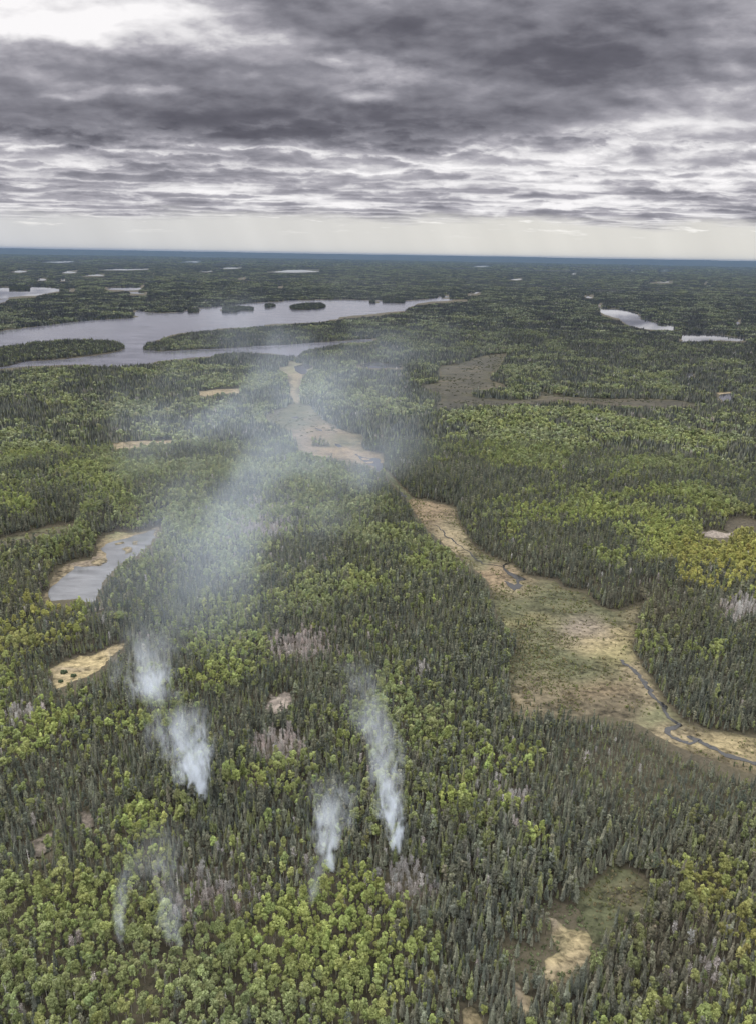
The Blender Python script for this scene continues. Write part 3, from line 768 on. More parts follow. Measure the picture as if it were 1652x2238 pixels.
# ------------------------------------------------------------------ tree models
class Geo:
    def __init__(self):
        self.v, self.f, self.s, self.m = [], [], [], []       # vertices, faces, leaf shade per face, material slot per face

    def face(self, pts, shade=1.0, slot=0):
        i = len(self.v)
        self.v += [tuple(p) for p in pts]
        self.f.append(tuple(range(i, i + len(pts))))
        self.s.append(shade)
        self.m.append(slot)

    def tube(self, a, b, ra, rb, n=5, slot=1):
        a, b = np.array(a, float), np.array(b, float)
        d = (b - a) / max(np.linalg.norm(b - a), 1e-6)
        s = np.cross(d, (0.3, 0.9, 0.1)); s /= np.linalg.norm(s); t = np.cross(d, s)
        i = len(self.v)
        for c, r_ in ((a, ra), (b, rb)):
            for k in range(n):
                q = 2 * math.pi * k / n
                self.v.append(tuple(c + (s * math.cos(q) + t * math.sin(q)) * r_))
        for k in range(n):
            self.f.append((i + k, i + (k + 1) % n, i + n + (k + 1) % n, i + n + k)); self.s.append(1.0); self.m.append(slot)

    def leaf(self, c, nrm, size, shade, r, slot=0, n=4):
        nrm = nrm / max(np.linalg.norm(nrm), 1e-6)
        a = np.cross(nrm, r.normal(size=3)); a /= max(np.linalg.norm(a), 1e-6); b = np.cross(nrm, a)
        q0 = r.uniform(0, 6.28)
        self.face([c + (a * math.cos(q0 + 6.283 * k / n) + b * math.sin(q0 + 6.283 * k / n)) * size * r.uniform(.6, 1.15) for k in range(n)], shade, slot)

    def build(self, name, mats):
        me = bpy.data.meshes.new(name)
        me.from_pydata([tuple(map(float, p)) for p in self.v], [], self.f)
        for mt in mats:
            me.materials.append(mt)
        me.polygons.foreach_set('material_index', np.array(self.m, np.int32))
        at = me.attributes.new('leaf_shade', 'FLOAT', 'FACE')
        at.data.foreach_set('value', np.array(self.s, np.float32))
        me.update()
        return me


def aspen_crown(g, r, h=13.0, rad=2.15, n_lobe=11, n_leaf=34, size=0.42):
    z0, z1 = h * 0.42, h
    ex, ey = r.uniform(.75, 1.25, 2)
    for k in range(n_lobe):
        q, e = r.uniform(0, 6.28), r.uniform(-0.75, 1.0)
        zc = (z0 + z1) / 2 + e * (z1 - z0) * 0.40
        rr = rad * 0.62 * math.sqrt(max(1 - (e * 0.85) ** 2, 0.05)) * r.uniform(.6, 1.1)
        c = np.array((rr * ex * math.cos(q), rr * ey * math.sin(q), zc))
        lr = rad * r.uniform(.28, .58)
        tone = r.uniform(.82, 1.18)
        for j in range(n_leaf):
            d = r.normal(size=3); d[2] = d[2] * 0.9 + 0.35; d /= np.linalg.norm(d)
            g.leaf(c + d * lr * r.uniform(.7, 1.08), d + r.normal(0, .35, 3), size * r.uniform(.7, 1.3), tone * r.uniform(.8, 1.2), r, n=5)


def aspen_trunk(g, r, h=13.0):
    g.tube((0, 0, -0.5), (r.normal(0, .15), r.normal(0, .15), h * 0.62), 0.16, 0.09)
    for k in range(4):
        q = r.uniform(0, 6.28); z = h * r.uniform(.38, .6)
        g.tube((0, 0, z), (1.2 * math.cos(q), 1.2 * math.sin(q), z + 1.8), 0.06, 0.03, 3)


def spruce_crown(g, r, h=12.5, rad=1.25, whorls=17, per=7, club=0.0):
    for i in range(whorls):
        t = min(max((i + r.uniform(-.3, .3)) / (whorls - 1), 0), 1)
        z = h * (0.14 + 0.84 * t)
        rz = rad * (max(1 - t, 0) ** 0.8 * 0.95 + 0.10) * (1 if t > .12 else .75)
        if club and t > .75:
            rz = max(rz, club * max(math.sin((min(t, .99) - .72) / .28 * 3.14), 0.01) ** .5)
        for k in range(per if t < .85 else 5):
            q = 6.283 * k / per + r.uniform(-.45, .45)
            L = rz * r.uniform(.65, 1.2)
            dr = np.array((math.cos(q), math.sin(q), 0)); sd = np.array((-math.sin(q), math.cos(q), 0))
            wd = L * r.uniform(.26, .42) + .06
            base, tip = np.array((0, 0, z + .12 * h * .25)), dr * L + np.array((0, 0, z - L * r.uniform(.12, .45)))
            midp = (base + tip) / 2 + np.array((0, 0, .10))
            sh = r.uniform(.75, 1.25)
            g.face([base, midp + sd * wd - (0, 0, .13), tip, midp], sh)
            g.face([base, midp, tip, midp - sd * wd - (0, 0, .13)], sh * r.uniform(.85, 1.1))
    g.face([(0.12, 0, h * .93), (-.06, .1, h * .93), (0, 0, h * 1.02)], 1.0)
    g.face([(-0.12, 0, h * .93), (.06, -.1, h * .93), (0, 0, h * 1.02)], 1.0)


def pine_crown(g, r, h=13.5, rad=1.9):
    for k in range(15):
        t = r.uniform(.0, 1.0); q = r.uniform(0, 6.28)
        z = h * (.40 + .56 * t); rr = rad * (1 - t) ** .55 * r.uniform(.35, .9)
        c = np.array((rr * math.cos(q), rr * math.sin(q), z)); tone = r.uniform(.8, 1.2)
        for j in range(20):
            d = r.normal(size=3); d[2] = abs(d[2]) * .6; d /= np.linalg.norm(d)
            g.leaf(c + d * (.75, .75, .4) * r.uniform(.6, 1.1), d + r.normal(0, .4, 3), r.uniform(.22, .44), tone * r.uniform(.75, 1.2), r)


def bare_crown(g, r, h=12.0, rad=1.8, n=210, slot=0):
    for k in range(n):
        t = r.uniform(0, 1); q = r.uniform(0, 6.28); z = h * (.30 + .52 * t)
        s = np.array((0, 0, z)); d = np.array((math.cos(q), math.sin(q), r.uniform(.7, 1.9))); d /= np.linalg.norm(d)
        L = rad * r.uniform(.5, 1.25) * (1.15 - .4 * t)
        off = r.uniform(0, .6)
        sd = np.cross(d, r.normal(size=3)); sd /= np.linalg.norm(sd); wd = r.uniform(.06, .15)
        p = s + d * L * off
        g.face([p - sd * wd * .5, p + sd * wd * .5, p + d * L * (1 - off) + r.normal(0, .15, 3) + (0, 0, .3)], r.uniform(.7, 1.25), slot)
        if k % 2 == 0:
            g.leaf(p + d * L * (1 - off), d + r.normal(0, .6, 3), r.uniform(.12, .3), r.uniform(.8, 1.2), r, slot, 3)


def snag_shape(g, r, h=10.0, stub=14, slot=0):
    top = (r.normal(0, .25), r.normal(0, .25), h)
    g.tube((0, 0, -.5), top, .17, .05, 5, slot)
    for k in range(stub):
        z = h * r.uniform(.25, .97); q = r.uniform(0, 6.28); L = r.uniform(.3, 1.1) * (1.25 - z / h)
        g.tube((top[0] * z / h, top[1] * z / h, z), (L * math.cos(q), L * math.sin(q), z + r.uniform(-.25, .35)), .05, .02, 3, slot)


def shrub_shape(g, r, rad=0.9, n=26):
    for k in range(n):
        d = r.normal(size=3); d[2] = abs(d[2]) * .8 + .1; d /= np.linalg.norm(d)
        g.leaf(d * (rad, rad, rad * .9) * r.uniform(.5, 1.0) + (0, 0, .1), d + r.normal(0, .4, 3), rad * r.uniform(.25, .45), r.uniform(.7, 1.25), r)


def far_tree(g, r, kind, x, y, h, rad, sh):
    """A whole tree in a few faces, for woods over a kilometre off."""
    if kind == 'aspen':
        for k in range(12):
            d = r.normal(size=3); d[2] = abs(d[2]) * .9 + .05; d /= np.linalg.norm(d)
            g.leaf(np.array((x, y, h * .55)) + d * (rad * .75, rad * .75, h * .40) * r.uniform(.75, 1.05), d + r.normal(0, .25, 3), rad * r.uniform(.45, .75), sh * r.uniform(.82, 1.18), r, n=5)
    elif kind == 'spruce':
        for lo, hi, rr in ((.10, .62, 1.0), (.42, 1.0, .68)):
            q0 = r.uniform(0, 6.28); n = 5
            ring = [np.array((x + rad * rr * r.uniform(.65, 1.2) * math.cos(q0 + 6.283 * k / n), y + rad * rr * r.uniform(.65, 1.2) * math.sin(q0 + 6.283 * k / n), h * lo + r.normal(0, .3))) for k in range(n)]
            for k in range(n):
                g.face([ring[k], ring[(k + 1) % n], (x, y, h * hi)], sh * r.uniform(.85, 1.15))
    else:
        for k in range(14):
            q = r.uniform(0, 6.28); b = np.array((x, y, h * r.uniform(.3, .6)))
            e = np.array((x + rad * math.cos(q) * r.uniform(.4, 1), y + rad * math.sin(q) * r.uniform(.4, 1), h * r.uniform(.75, 1.0)))
            s = np.array((-math.sin(q), math.cos(q), 0)) * r.uniform(.10, .2)
            g.face([b - s, b + s, e], sh * r.uniform(.75, 1.25))


def clump(kind, r, size, n, hmul=1.0):
    g = Geo()
    for k in range(n):
        x, y = r.uniform(-.55, .55, 2) * size
        if kind == 'spruce':
            hh, rad = r.uniform(8, 16) * hmul, r.uniform(1.2, 1.9) * max(hmul, size / math.sqrt(n) / 3.4)
        else:
            hh, rad = r.uniform(9, 15) * hmul, r.uniform(2.0, 3.0) * max(hmul, size / math.sqrt(n) / 4.6)
        far_tree(g, r, kind, x, y, hh, rad, r.uniform(.5, 1.5))
    return g


LEAF_I, TWIG_I = M['leaf_i'], M['twig_i']
near_models = {'aspen': [], 'spruce': [], 'bare': [], 'shrub': []}
single_models = {'aspen': [], 'spruce': [], 'pine': [], 'bare': [], 'snag': [], 'bush': []}
LV = 6
for i in range(LV):
    r = np.random.default_rng(100 + i)
    cr, tk, al = Geo(), Geo(), Geo()
    hh, rd = (13.0, 12.0, 14.0, 11.0, 13.5, 12.5)[i], (2.1, 1.9, 2.3, 1.7, 2.0, 2.5)[i]
    nl, sz = (13, 9, 16, 8, 12, 15)[i], (.31, .36, .28, .33, .31, .30)[i]
    aspen_crown(cr, np.random.default_rng(100 + i), hh, rd, nl, 50, sz)
    aspen_trunk(tk, np.random.default_rng(200 + i), hh)
    single_models['aspen'].append((cr.build('aspen_crown', [M['leaf_o']]), tk.build('aspen_trunk', [M['leaf_o'], M['pale_bark']]), hh))
    aspen_crown(al, np.random.default_rng(100 + i), hh, rd, nl, 50, sz); aspen_trunk(al, np.random.default_rng(200 + i), hh)
    near_models['aspen'].append(al.build('aspen_in_forest', [LEAF_I, M['pale_bark']]))
for i in range(LV):
    hh, rd, cl = (12.5, 11.0, 14.0, 9.5, 13.0, 12.0)[i], (1.25, 1.1, 1.4, 1.05, 1.0, 1.5)[i], (0, .55, 0, .5, .6, 0)[i]
    cr, tk, al = Geo(), Geo(), Geo()
    rd *= 1.22
    spruce_crown(cr, np.random.default_rng(300 + i), hh, rd, club=cl)
    tk.tube((0, 0, -.5), (0, 0, hh * .9), .14, .03)
    single_models['spruce'].append((cr.build('spruce_crown', [M['leaf_o']]), tk.build('spruce_trunk', [M['leaf_o'], M['dark_bark']]), hh))
    spruce_crown(al, np.random.default_rng(300 + i), hh, rd, club=cl); al.tube((0, 0, -.5), (0, 0, hh * .9), .14, .03)
    near_models['spruce'].append(al.build('spruce_in_forest', [LEAF_I, M['dark_bark']]))
for i in range(3):
    cr, tk, al = Geo(), Geo(), Geo()
    hh = (13.5, 12.0, 14.5)[i]
    pine_crown(cr, np.random.default_rng(400 + i), hh); tk.tube((0, 0, -.5), (0, 0, hh * .9), .17, .04)
    single_models['pine'].append((cr.build('pine_crown', [M['leaf_o']]), tk.build('pine_trunk', [M['leaf_o'], M['dark_bark']]), hh))
    pine_crown(al, np.random.default_rng(400 + i), hh); al.tube((0, 0, -.5), (0, 0, hh * .9), .17, .04)
    near_models['spruce'].append(al.build('pine_in_forest', [LEAF_I, M['dark_bark']]))
for i in range(4):
    cr, tk, al = Geo(), Geo(), Geo()
    hh = (11.5, 12.5, 10.5, 12.0)[i]
    bare_crown(cr, np.random.default_rng(500 + i), hh); tk.tube((0, 0, -.5), (0, 0, hh * .8), .14, .05)
    single_models['bare'].append((cr.build('bare_crown', [M['twig_o']]), tk.build('bare_trunk', [M['twig_o'], M['grey_bark']]), hh))
    bare_crown(al, np.random.default_rng(500 + i), hh); al.tube((0, 0, -.5), (0, 0, hh * .8), .14, .05)
    near_models['bare'].append(al.build('bare_tree_in_forest', [TWIG_I, M['grey_bark']]))
    sg = Geo(); snag_shape(sg, np.random.default_rng(600 + i), (10, 8, 11, 6.5)[i]); single_models['snag'].append(sg.build('dead_snag', [M['grey_bark']]))
    bu = Geo(); shrub_shape(bu, np.random.default_rng(700 + i), 1.0); near_models['shrub'].append(bu.build('shrub_in_fen', [LEAF_I]))
    bb = Geo(); shrub_shape(bb, np.random.default_rng(750 + i), 2.1, 110); single_models['bush'].append(bb.build('bush_crown', [M['leaf_o']]))


def far_models(size, n, hmul, variants=4):
    d = {}
    for j, k in enumerate(('aspen', 'spruce', 'bare')):
        d[k] = [clump(k, np.random.default_rng(int(900 + size * 10 + j * 50 + i)), size, n, hmul).build('%s_far_off' % k, [LEAF_I if k != 'bare' else TWIG_I]) for i in range(variants)]
    return d


# ------------------------------------------------------------------ which tree grows where
# (photo x, y, half width, half height, weight)
ASPEN = [(150, 2050, 230, 130, .7), (350, 2190, 420, 90, .55), (760, 2000, 150, 130, .85), (620, 2110, 230, 70, .7), (60, 1640, 110, 60, .6), (250, 1600, 150, 50, .35), (310, 1780, 70, 70, 1.0), (560, 1705, 80, 40, .8), (640, 1690, 50, 40, .7),
         (515, 1420, 100, 60, 1.0), (470, 1500, 120, 50, .5), (930, 1610, 60, 50, .6), (1090, 1690, 60, 40, .8), (1160, 1660, 30, 30, .8), (1180, 1835, 60, 65, 1.2), (1000, 1775, 70, 22, .9), (890, 1470, 80, 60, .5), (800, 1280, 70, 22, .9), (980, 1390, 50, 40, .6), (1000, 1700, 30, 40, .6),
         (1340, 1140, 110, 22, 1.3), (1470, 1190, 60, 40, 1.2), (1420, 1232, 30, 10, 1.2), (1340, 1222, 30, 10, .9), (1560, 1438, 50, 25, 1.4), (1550, 1960, 50, 45, 1.0), (1610, 2040, 80, 40, .8), (1580, 1260, 120, 50, .8), (1500, 1270, 40, 12, .7), (1640, 1200, 80, 70, .7),
         (1250, 960, 350, 100, .30), (1550, 900, 250, 120, .16), (250, 830, 350, 60, .25), (200, 990, 200, 60, .2), (800, 860, 120, 60, .35), (560, 1130, 220, 100, .35), (600, 1330, 200, 60, .15), (30, 1110, 60, 20, .9), (200, 1070, 60, 20, .8), (1120, 800, 120, 30, .5), (550, 730, 300, 30, .1),
         (820, 1190, 50, 15, .5), (1390, 1060, 60, 20, .3), (100, 700, 200, 25, .25), (40, 1360, 60, 60, .3), (450, 1650, 80, 30, .3), (1580, 920, 20, 10, .9), (420, 1790, 40, 20, .7), (740, 1900, 60, 20, -.3), (860, 1560, 40, 50, .5), (1050, 1640, 30, 40, .5)]
SPRUCE = [(1330, 1660, 210, 100, 1.2), (1090, 1990, 190, 160, .95), (1480, 1800, 240, 130, .9), (1250, 1200, 170, 60, 1.2), (1400, 1280, 110, 40, 1.0), (1500, 1540, 130, 120, 1.1), (1600, 1420, 40, 60, .4), (1010, 1110, 90, 60, .9), (320, 1290, 230, 60, .7), (100, 1480, 180, 60, 1.0), (230, 1400, 120, 50, .6), (150, 1700, 130, 50, .6),
          (1000, 1500, 110, 150, .45), (750, 1850, 200, 60, .5), (450, 1930, 130, 50, .6), (1050, 1330, 60, 100, .6), (930, 1090, 60, 60, .5), (1150, 2150, 180, 120, .8), (120, 1200, 100, 60, .3), (60, 890, 120, 14, .4), (560, 790, 120, 16, .8), (600, 960, 60, 12, .8), (1100, 860, 90, 6, .6),
          (1240, 1060, 200, 14, .4), (650, 1500, 80, 60, .4), (950, 1900, 60, 60, .6), (430, 745, 110, 10, .3), (130, 770, 130, 12, .4), (1480, 2110, 150, 110, .6), (820, 1420, 60, 60, .3), (920, 740, 80, 14, .3), (880, 970, 60, 30, .4), (850, 930, 50, 25, .4), (700, 790, 60, 10, .5)]
BARE = [(620, 1645, 60, 34, 1.8), (30, 1575, 45, 25, 1.4), (650, 1425, 80, 36, 1.1), (885, 1945, 45, 36, 1.6), (1088, 1732, 18, 16, 1.2), (1138, 1758, 22, 16, 1.2), (1622, 1340, 50, 26, 1.5), (620, 1150, 160, 60, .35), (1000, 1010, 90, 14, .3), (1330, 920, 60, 10, .4), (440, 1985, 110, 60, .85), (170, 2070, 12, 20, 1.0),
        (1540, 1165, 30, 10, .6), (930, 1480, 30, 12, .7), (560, 1170, 60, 40, .4), (460, 2080, 60, 30, .3), (900, 1820, 30, 15, .5), (1500, 2080, 100, 80, .35), (1550, 2160, 40, 40, .5), (500, 1880, 60, 30, .4), (10, 1660, 20, 16, .8), (280, 950, 200, 12, .25), (1000, 2150, 50, 40, .35)]
YELLOW_Z = [(1580, 1260, 110, 50, 1.0), (1500, 1275, 60, 20, 1.0), (1550, 1960, 50, 45, .55), (60, 1370, 110, 70, .45), (1630, 2060, 60, 40, .6), (1640, 1210, 80, 60, .8), (1490, 1220, 40, 30, .4)]
SAGE_Z = [(560, 1150, 260, 140, .9), (420, 1000, 200, 80, .5), (300, 900, 300, 60, .4), (700, 1250, 150, 60, .5), (600, 1420, 90, 60, .3), (340, 1760, 60, 50, .4), (640, 1690, 60, 40, .4), (800, 870, 120, 60, .5), (1120, 800, 140, 30, .5), (500, 2220, 500, 50, .12), (480, 2120, 200, 40, .2)]
BRIGHT_Z = [(1400, 1160, 160, 50, 1.0), (60, 1640, 120, 70, .7), (1180, 1835, 70, 70, .7), (740, 2010, 160, 130, .6), (510, 1430, 100, 60, .4), (320, 1800, 60, 60, .8), (200, 1960, 220, 80, .4), (560, 1710, 80, 40, .7), (1560, 1440, 60, 30, .7), (300, 1620, 100, 40, .6), (1090, 1690, 60, 40, .6), (40, 1110, 60, 20, .6), (960, 1770, 60, 25, .7), (800, 1280, 70, 22, .6), (1590, 1250, 90, 40, .5)]
BROWN_Z = [(1480, 2080, 190, 130, .9), (1440, 1360, 90, 60, .9), (1420, 1300, 60, 20, .5), (30, 1300, 80, 60, .5), (1580, 1180, 100, 40, .5), (120, 1940, 70, 30, .5), (1600, 1880, 120, 60, .5), (450, 1960, 140, 60, .5), (850, 1720, 80, 40, .3)]


def blobs(lst, px, py):
    s = np.zeros(len(px))
    for (cx, cy_, rx, ry, wt) in lst:
        s += wt * np.exp(-(((px - cx) / rx) ** 2 + ((py - cy_) / ry) ** 2) * 0.9)
    return s


def scatter(d0, d1, spacing):
    """Jittered places on the ground between two distances, a margin wider than the photograph."""
    out = []
    step = max((d1 - d0) / 24, spacing * 2)
    y0 = d0 * 0.55
    ys = np.arange(y0, d1, spacing)
    for ya in np.array_split(ys, max(1, len(ys) // 200)):
        wmax = 0.60 * ya.max() + 70
        gx, gy = np.meshgrid(np.arange(-wmax, wmax, spacing), ya)
        x = gx.ravel() + rng.uniform(-.48, .48, gx.size) * spacing
        y = gy.ravel() + rng.uniform(-.48, .48, gx.size) * spacing
        d = np.hypot(x, y)
        k = (np.abs(x) < 0.60 * y + 60) & (d >= d0) & (d < d1)
        out.append(np.column_stack([x[k], y[k]]))
    return np.concatenate(out)


def col(*a):
    return np.array(a)


def grow(d0, d1, spacing, kind_h, seed, near=False, isles=None):
    """Places, kinds and colours of the trees between two distances."""
    p = scatter(d0, d1, spacing)
    x, y = p[:, 0], p[:, 1]
    z = relief(x, y)
    n = len(x)
    d = np.hypot(x, y)
    px, py = project(x, y, z)
    wob = (vnoise(x, y, 26.0, 3, 6) - .5) * 2, (vnoise(x, y, 26.0, 3, 7) - .5) * 2
    bx, by = px + wob[0] * 26, py + wob[1] * 16
    big = vnoise(x, y, max(95.0, spacing * 3), 3, 31 + seed)
    fine = vnoise(x, y, max(24.0, spacing * 1.5), 2, 47 + seed)
    nz = (big - .5) * 3.4 + (fine - .5) * 2.2
    fa = nz * np.interp(d, [400, 1200], [.60, 1.0]) + blobs(ASPEN, bx, by) - blobs(SPRUCE, bx, by) + (np.clip(z / 9.0, 0, 1.2) * .36 - .18) * np.clip((d - 500) / 500, 0, 1)
    thr = np.interp(d, [250, 600, 1500, 3000, 6000, 12000], [.27, .28, .36, .46, .50, .52])  # conifers gain with distance, darkening the woods in place of cloud shadow
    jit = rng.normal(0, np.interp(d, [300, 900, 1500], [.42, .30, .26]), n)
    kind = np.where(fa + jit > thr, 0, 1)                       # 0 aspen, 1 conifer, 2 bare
    fb = blobs(BARE, bx, by) + (vnoise(x, y, 40.0, 2, 77) - .5) * .7
    kind = np.where(fb + rng.normal(0, .22, n) > .62, 2, kind)
    keep = np.ones(n, bool)
    if near:
        keep &= ~((kind == 0) & (rng.random(n) < .36)) & ~((kind == 2) & (rng.random(n) < .3))
    h = kind_h
    tx, ty = project(x, y, z + h)
    mx, my = project(x, y, z + h * .5)
    hollow = look(HOLLOW, px, py)
    probes = [(px, py), (tx, ty), (mx, my)]
    if not near:
        sx = spacing * .45 * FPX / d
        probes += [(tx, ty * .75 + py * .25), (px, py * .75 + ty * .25)] + [(px + q * sx, py * (1 - e) + ty * e) for q in (-1, 1) for e in (0, .35, .7, 1)]
    on_isle = look(ISLE, px, py)
    if isles is not None:
        keep &= on_isle == isles
        if isles:
            probes = [(px, py)]
            kind[:] = np.where(rng.random(n) < .8, 1, 0)
    for a, b in probes:
        keep &= look(OPEN, a, b) == 0
        if a is not px:
            keep &= ~(look(ISLE, px, py) & ~look(ISLE, a, b) & (look(OPEN, a, b) == 1)) if isles is None else True
    keep &= ~(hollow & (rng.random(n) < .93))
    # colours of leaf and needle
    yl, sg, br, bw = blobs(YELLOW_Z, bx, by), blobs(SAGE_Z, bx, by), blobs(BRIGHT_Z, bx, by), blobs(BROWN_Z, bx, by)
    c2 = vnoise(x, y, max(45.0, spacing * 2), 2, 90)
    tn = np.clip((c2 - .5) * 1.8 + rng.normal(0, .22, n), -1, 1)
    midc, bri, sag, yel, brn = col(.118, .134, .060), col(.190, .212, .070), col(.162, .172, .118), col(.205, .190, .060), col(.105, .094, .060)
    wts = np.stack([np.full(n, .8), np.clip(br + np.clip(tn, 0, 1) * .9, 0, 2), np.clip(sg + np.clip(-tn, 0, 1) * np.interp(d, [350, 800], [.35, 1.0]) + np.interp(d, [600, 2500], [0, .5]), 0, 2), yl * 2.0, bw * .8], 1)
    wts /= wts.sum(1, keepdims=True)
    ca = wts @ np.stack([midc, bri, sag, yel, brn])
    cs = np.where((np.clip(.5 + tn * .6, 0, 1))[:, None] > rng.random(n)[:, None], col(.096, .099, .077), col(.066, .071, .060))
    cs = cs * (1 - .55 * np.clip(bw, 0, 1))[:, None] + col(.085, .072, .050) * (.55 * np.clip(bw, 0, 1))[:, None]
    lt = rng.random(n) < .10
    cs = np.where(lt[:, None], col(.105, .108, .082), cs)
    ol = rng.random(n) < .16
    cs = np.where(ol[:, None], col(.100, .110, .055), cs)
    fade = np.clip((d - 600) / 3200, 0, 1)[:, None]  # foliage darkens and turns bluer with distance, in place of cloud shade and haze
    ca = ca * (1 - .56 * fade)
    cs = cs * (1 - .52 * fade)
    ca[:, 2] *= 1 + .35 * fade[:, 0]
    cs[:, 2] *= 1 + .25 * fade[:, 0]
    cb = np.where((vnoise(x, y, 60.0, 2, 15) > .5)[:, None], col(.31, .28, .26), col(.34, .325, .31))
    cb = cb * np.where(by > 1880, .72, 1.0)[:, None]
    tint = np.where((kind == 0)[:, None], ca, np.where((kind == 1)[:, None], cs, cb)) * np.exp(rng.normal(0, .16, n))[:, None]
    tint[:, 0] *= np.exp(rng.normal(0, .035, n))
    return dict(x=x[keep], y=y[keep], z=z[keep], kind=kind[keep], tint=tint[keep], px=px[keep], py=py[keep], tx=tx[keep], ty=ty[keep], d=d[keep])


def stuff_forest(name, label, cat, models, x, y, z, scl, tint, seed=0):
    """Woods nobody could count: one object that sets a tree model on each of its points."""
    n = len(x)
    me = bpy.data.meshes.new(name)
    me.vertices.add(n)
    me.vertices.foreach_set('co', np.stack([x, y, z], 1).astype(np.float32).ravel())
    r = np.random.default_rng(seed)
    rot = np.stack([r.normal(0, .05, n), r.normal(0, .05, n), r.uniform(0, 6.283, n)], 1)
    for nm, typ, key, val in (('rot', 'FLOAT_VECTOR', 'vector', rot), ('scl', 'FLOAT_VECTOR', 'vector', scl), ('tint', 'FLOAT_COLOR', 'color', np.column_stack([tint, np.ones(n)]))):
        at = me.attributes.new(nm, typ, 'POINT')
        at.data.foreach_set(key, val.astype(np.float32).ravel())
    at = me.attributes.new('pick', 'INT', 'POINT')
    at.data.foreach_set('value', r.integers(0, len(models), n).astype(np.int32))
    o = bpy.data.objects.new(name, me)
    C.objects.link(o)
    tag(o, label, cat, kind='stuff')
    ng = bpy.data.node_groups.new(name + '_growth', 'GeometryNodeTree')
    ng.interface.new_socket('Geometry', in_out='INPUT', socket_type='NodeSocketGeometry')
    ng.interface.new_socket('Geometry', in_out='OUTPUT', socket_type='NodeSocketGeometry')
    gi, go = ng.nodes.new('NodeGroupInput'), ng.nodes.new('NodeGroupOutput')
    g2 = ng.nodes.new('GeometryNodeGeometryToInstance')
    for md in models:
        po = bpy.data.objects.new(md.name + '_model', md)
        oi = ng.nodes.new('GeometryNodeObjectInfo')
        oi.inputs['Object'].default_value = po
        oi.inputs['As Instance'].default_value = False
        ng.links.new(oi.outputs['Geometry'], g2.inputs[0]) if len(models) == 1 else None
        if len(models) > 1:
            gg = ng.nodes.new('GeometryNodeGeometryToInstance')
            ng.links.new(oi.outputs['Geometry'], gg.inputs[0])
            if md is models[0]:
                jn = ng.nodes.new('GeometryNodeJoinGeometry')
            ng.links.new(gg.outputs[0], jn.inputs[0])
    iop = ng.nodes.new('GeometryNodeInstanceOnPoints')

    def attr(nm, typ):
        a = ng.nodes.new('GeometryNodeInputNamedAttribute')
        a.data_type = typ
        a.inputs['Name'].default_value = nm
        return a.outputs['Attribute']
    ng.links.new(gi.outputs[0], iop.inputs['Points'])
    ng.links.new((jn if len(models) > 1 else g2).outputs[0], iop.inputs['Instance'])
    iop.inputs['Pick Instance'].default_value = True
    ng.links.new(attr('pick', 'INT'), iop.inputs['Instance Index'])
    ng.links.new(attr('rot', 'FLOAT_VECTOR'), iop.inputs['Rotation'])
    ng.links.new(attr('scl', 'FLOAT_VECTOR'), iop.inputs['Scale'])
    ng.links.new(iop.outputs[0], go.inputs[0])
    md = o.modifiers.new('growth', 'NODES')
    md.node_group = ng
    return o


FOREST = {0: ('aspen_forest', 'light green leafy woods covering the hills in rounded clumps', 'forest'), 1: ('conifer_forest', 'dark green narrow-topped conifer woods round the fens and lakes', 'forest'), 2: ('bare_forest', 'pinkish grey leafless trees in patches among the green woods', 'forest')}
KEY = {0: 'aspen', 1: 'spruce', 2: 'bare'}

near = grow(200, 1250, 2.3, 9.5, 0, near=True)
nn = len(near['x'])
near['s'] = np.clip(rng.normal(.75, .21, nn), .36, 1.35) * np.where(near['kind'] == 1, np.clip(.72 + vnoise(near['x'], near['y'], 70.0, 2, 55) * .5, .6, 1.15), 1.0)
low_bog = blobs([(1330, 1640, 180, 70, 1.0), (1500, 1720, 160, 60, 1.0), (1130, 2080, 150, 100, .5), (1540, 1370, 30, 20, .4)], near['px'], near['py'])
near['s'] *= np.where(near['kind'] == 0, .93, 1.0)
near['s'] *= np.where(near['kind'] == 1, 1 - .35 * np.clip(low_bog, 0, 1), 1.0)

# the trees that show largest stand as trees of their own
used = np.zeros(nn, bool)
IN = (near['px'] > 14) & (near['px'] < 1638) & (near['py'] < 2226) & (near['tx'] > 14) & (near['tx'] < 1638)


def one_tree(name, label, cat, group, loc, s, rz, parts, tint, cache={}):
    """The first of a kind is built, the others are copies of it and of its parts."""
    e = bpy.data.objects.new(name, None)
    e.empty_display_size = 1.0
    C.objects.link(e)
    e.location, e.scale, e.rotation_euler = loc, (s, s, s), (0, 0, rz)
    tag(e, label, cat, group)
    for pn, me in parts:
        if (pn, me.name) not in cache:
            cache[(pn, me.name)] = bpy.data.objects.new(pn, me)
            ch = cache[(pn, me.name)]
        else:
            ch = cache[(pn, me.name)].copy()
        C.objects.link(ch)
        ch.parent = e
        ch.color = (*map(float, tint), 1.0)
    return e


def pick(kind, count, extra=None):
    ok = IN & ~used & (near['kind'] == kind)
    if extra is not None:
        ok &= extra
    i = np.nonzero(ok)[0]
    i = i[np.argsort(near['d'][i])][:count]
    used[i] = True
    return i


def third(px):
    return 0 if px < 550 else 1 if px < 1100 else 2


SPOT = ('in the leafy woods along the bottom edge on the left', 'in the bottom woods under the smoke', 'in the dark woods at the bottom right')


def tone(t):
    k = t[1] / t[2]
    return 'bright yellow-green' if t[1] > .155 and k > 2.6 else 'sage green' if k < 1.9 else 'mid green'


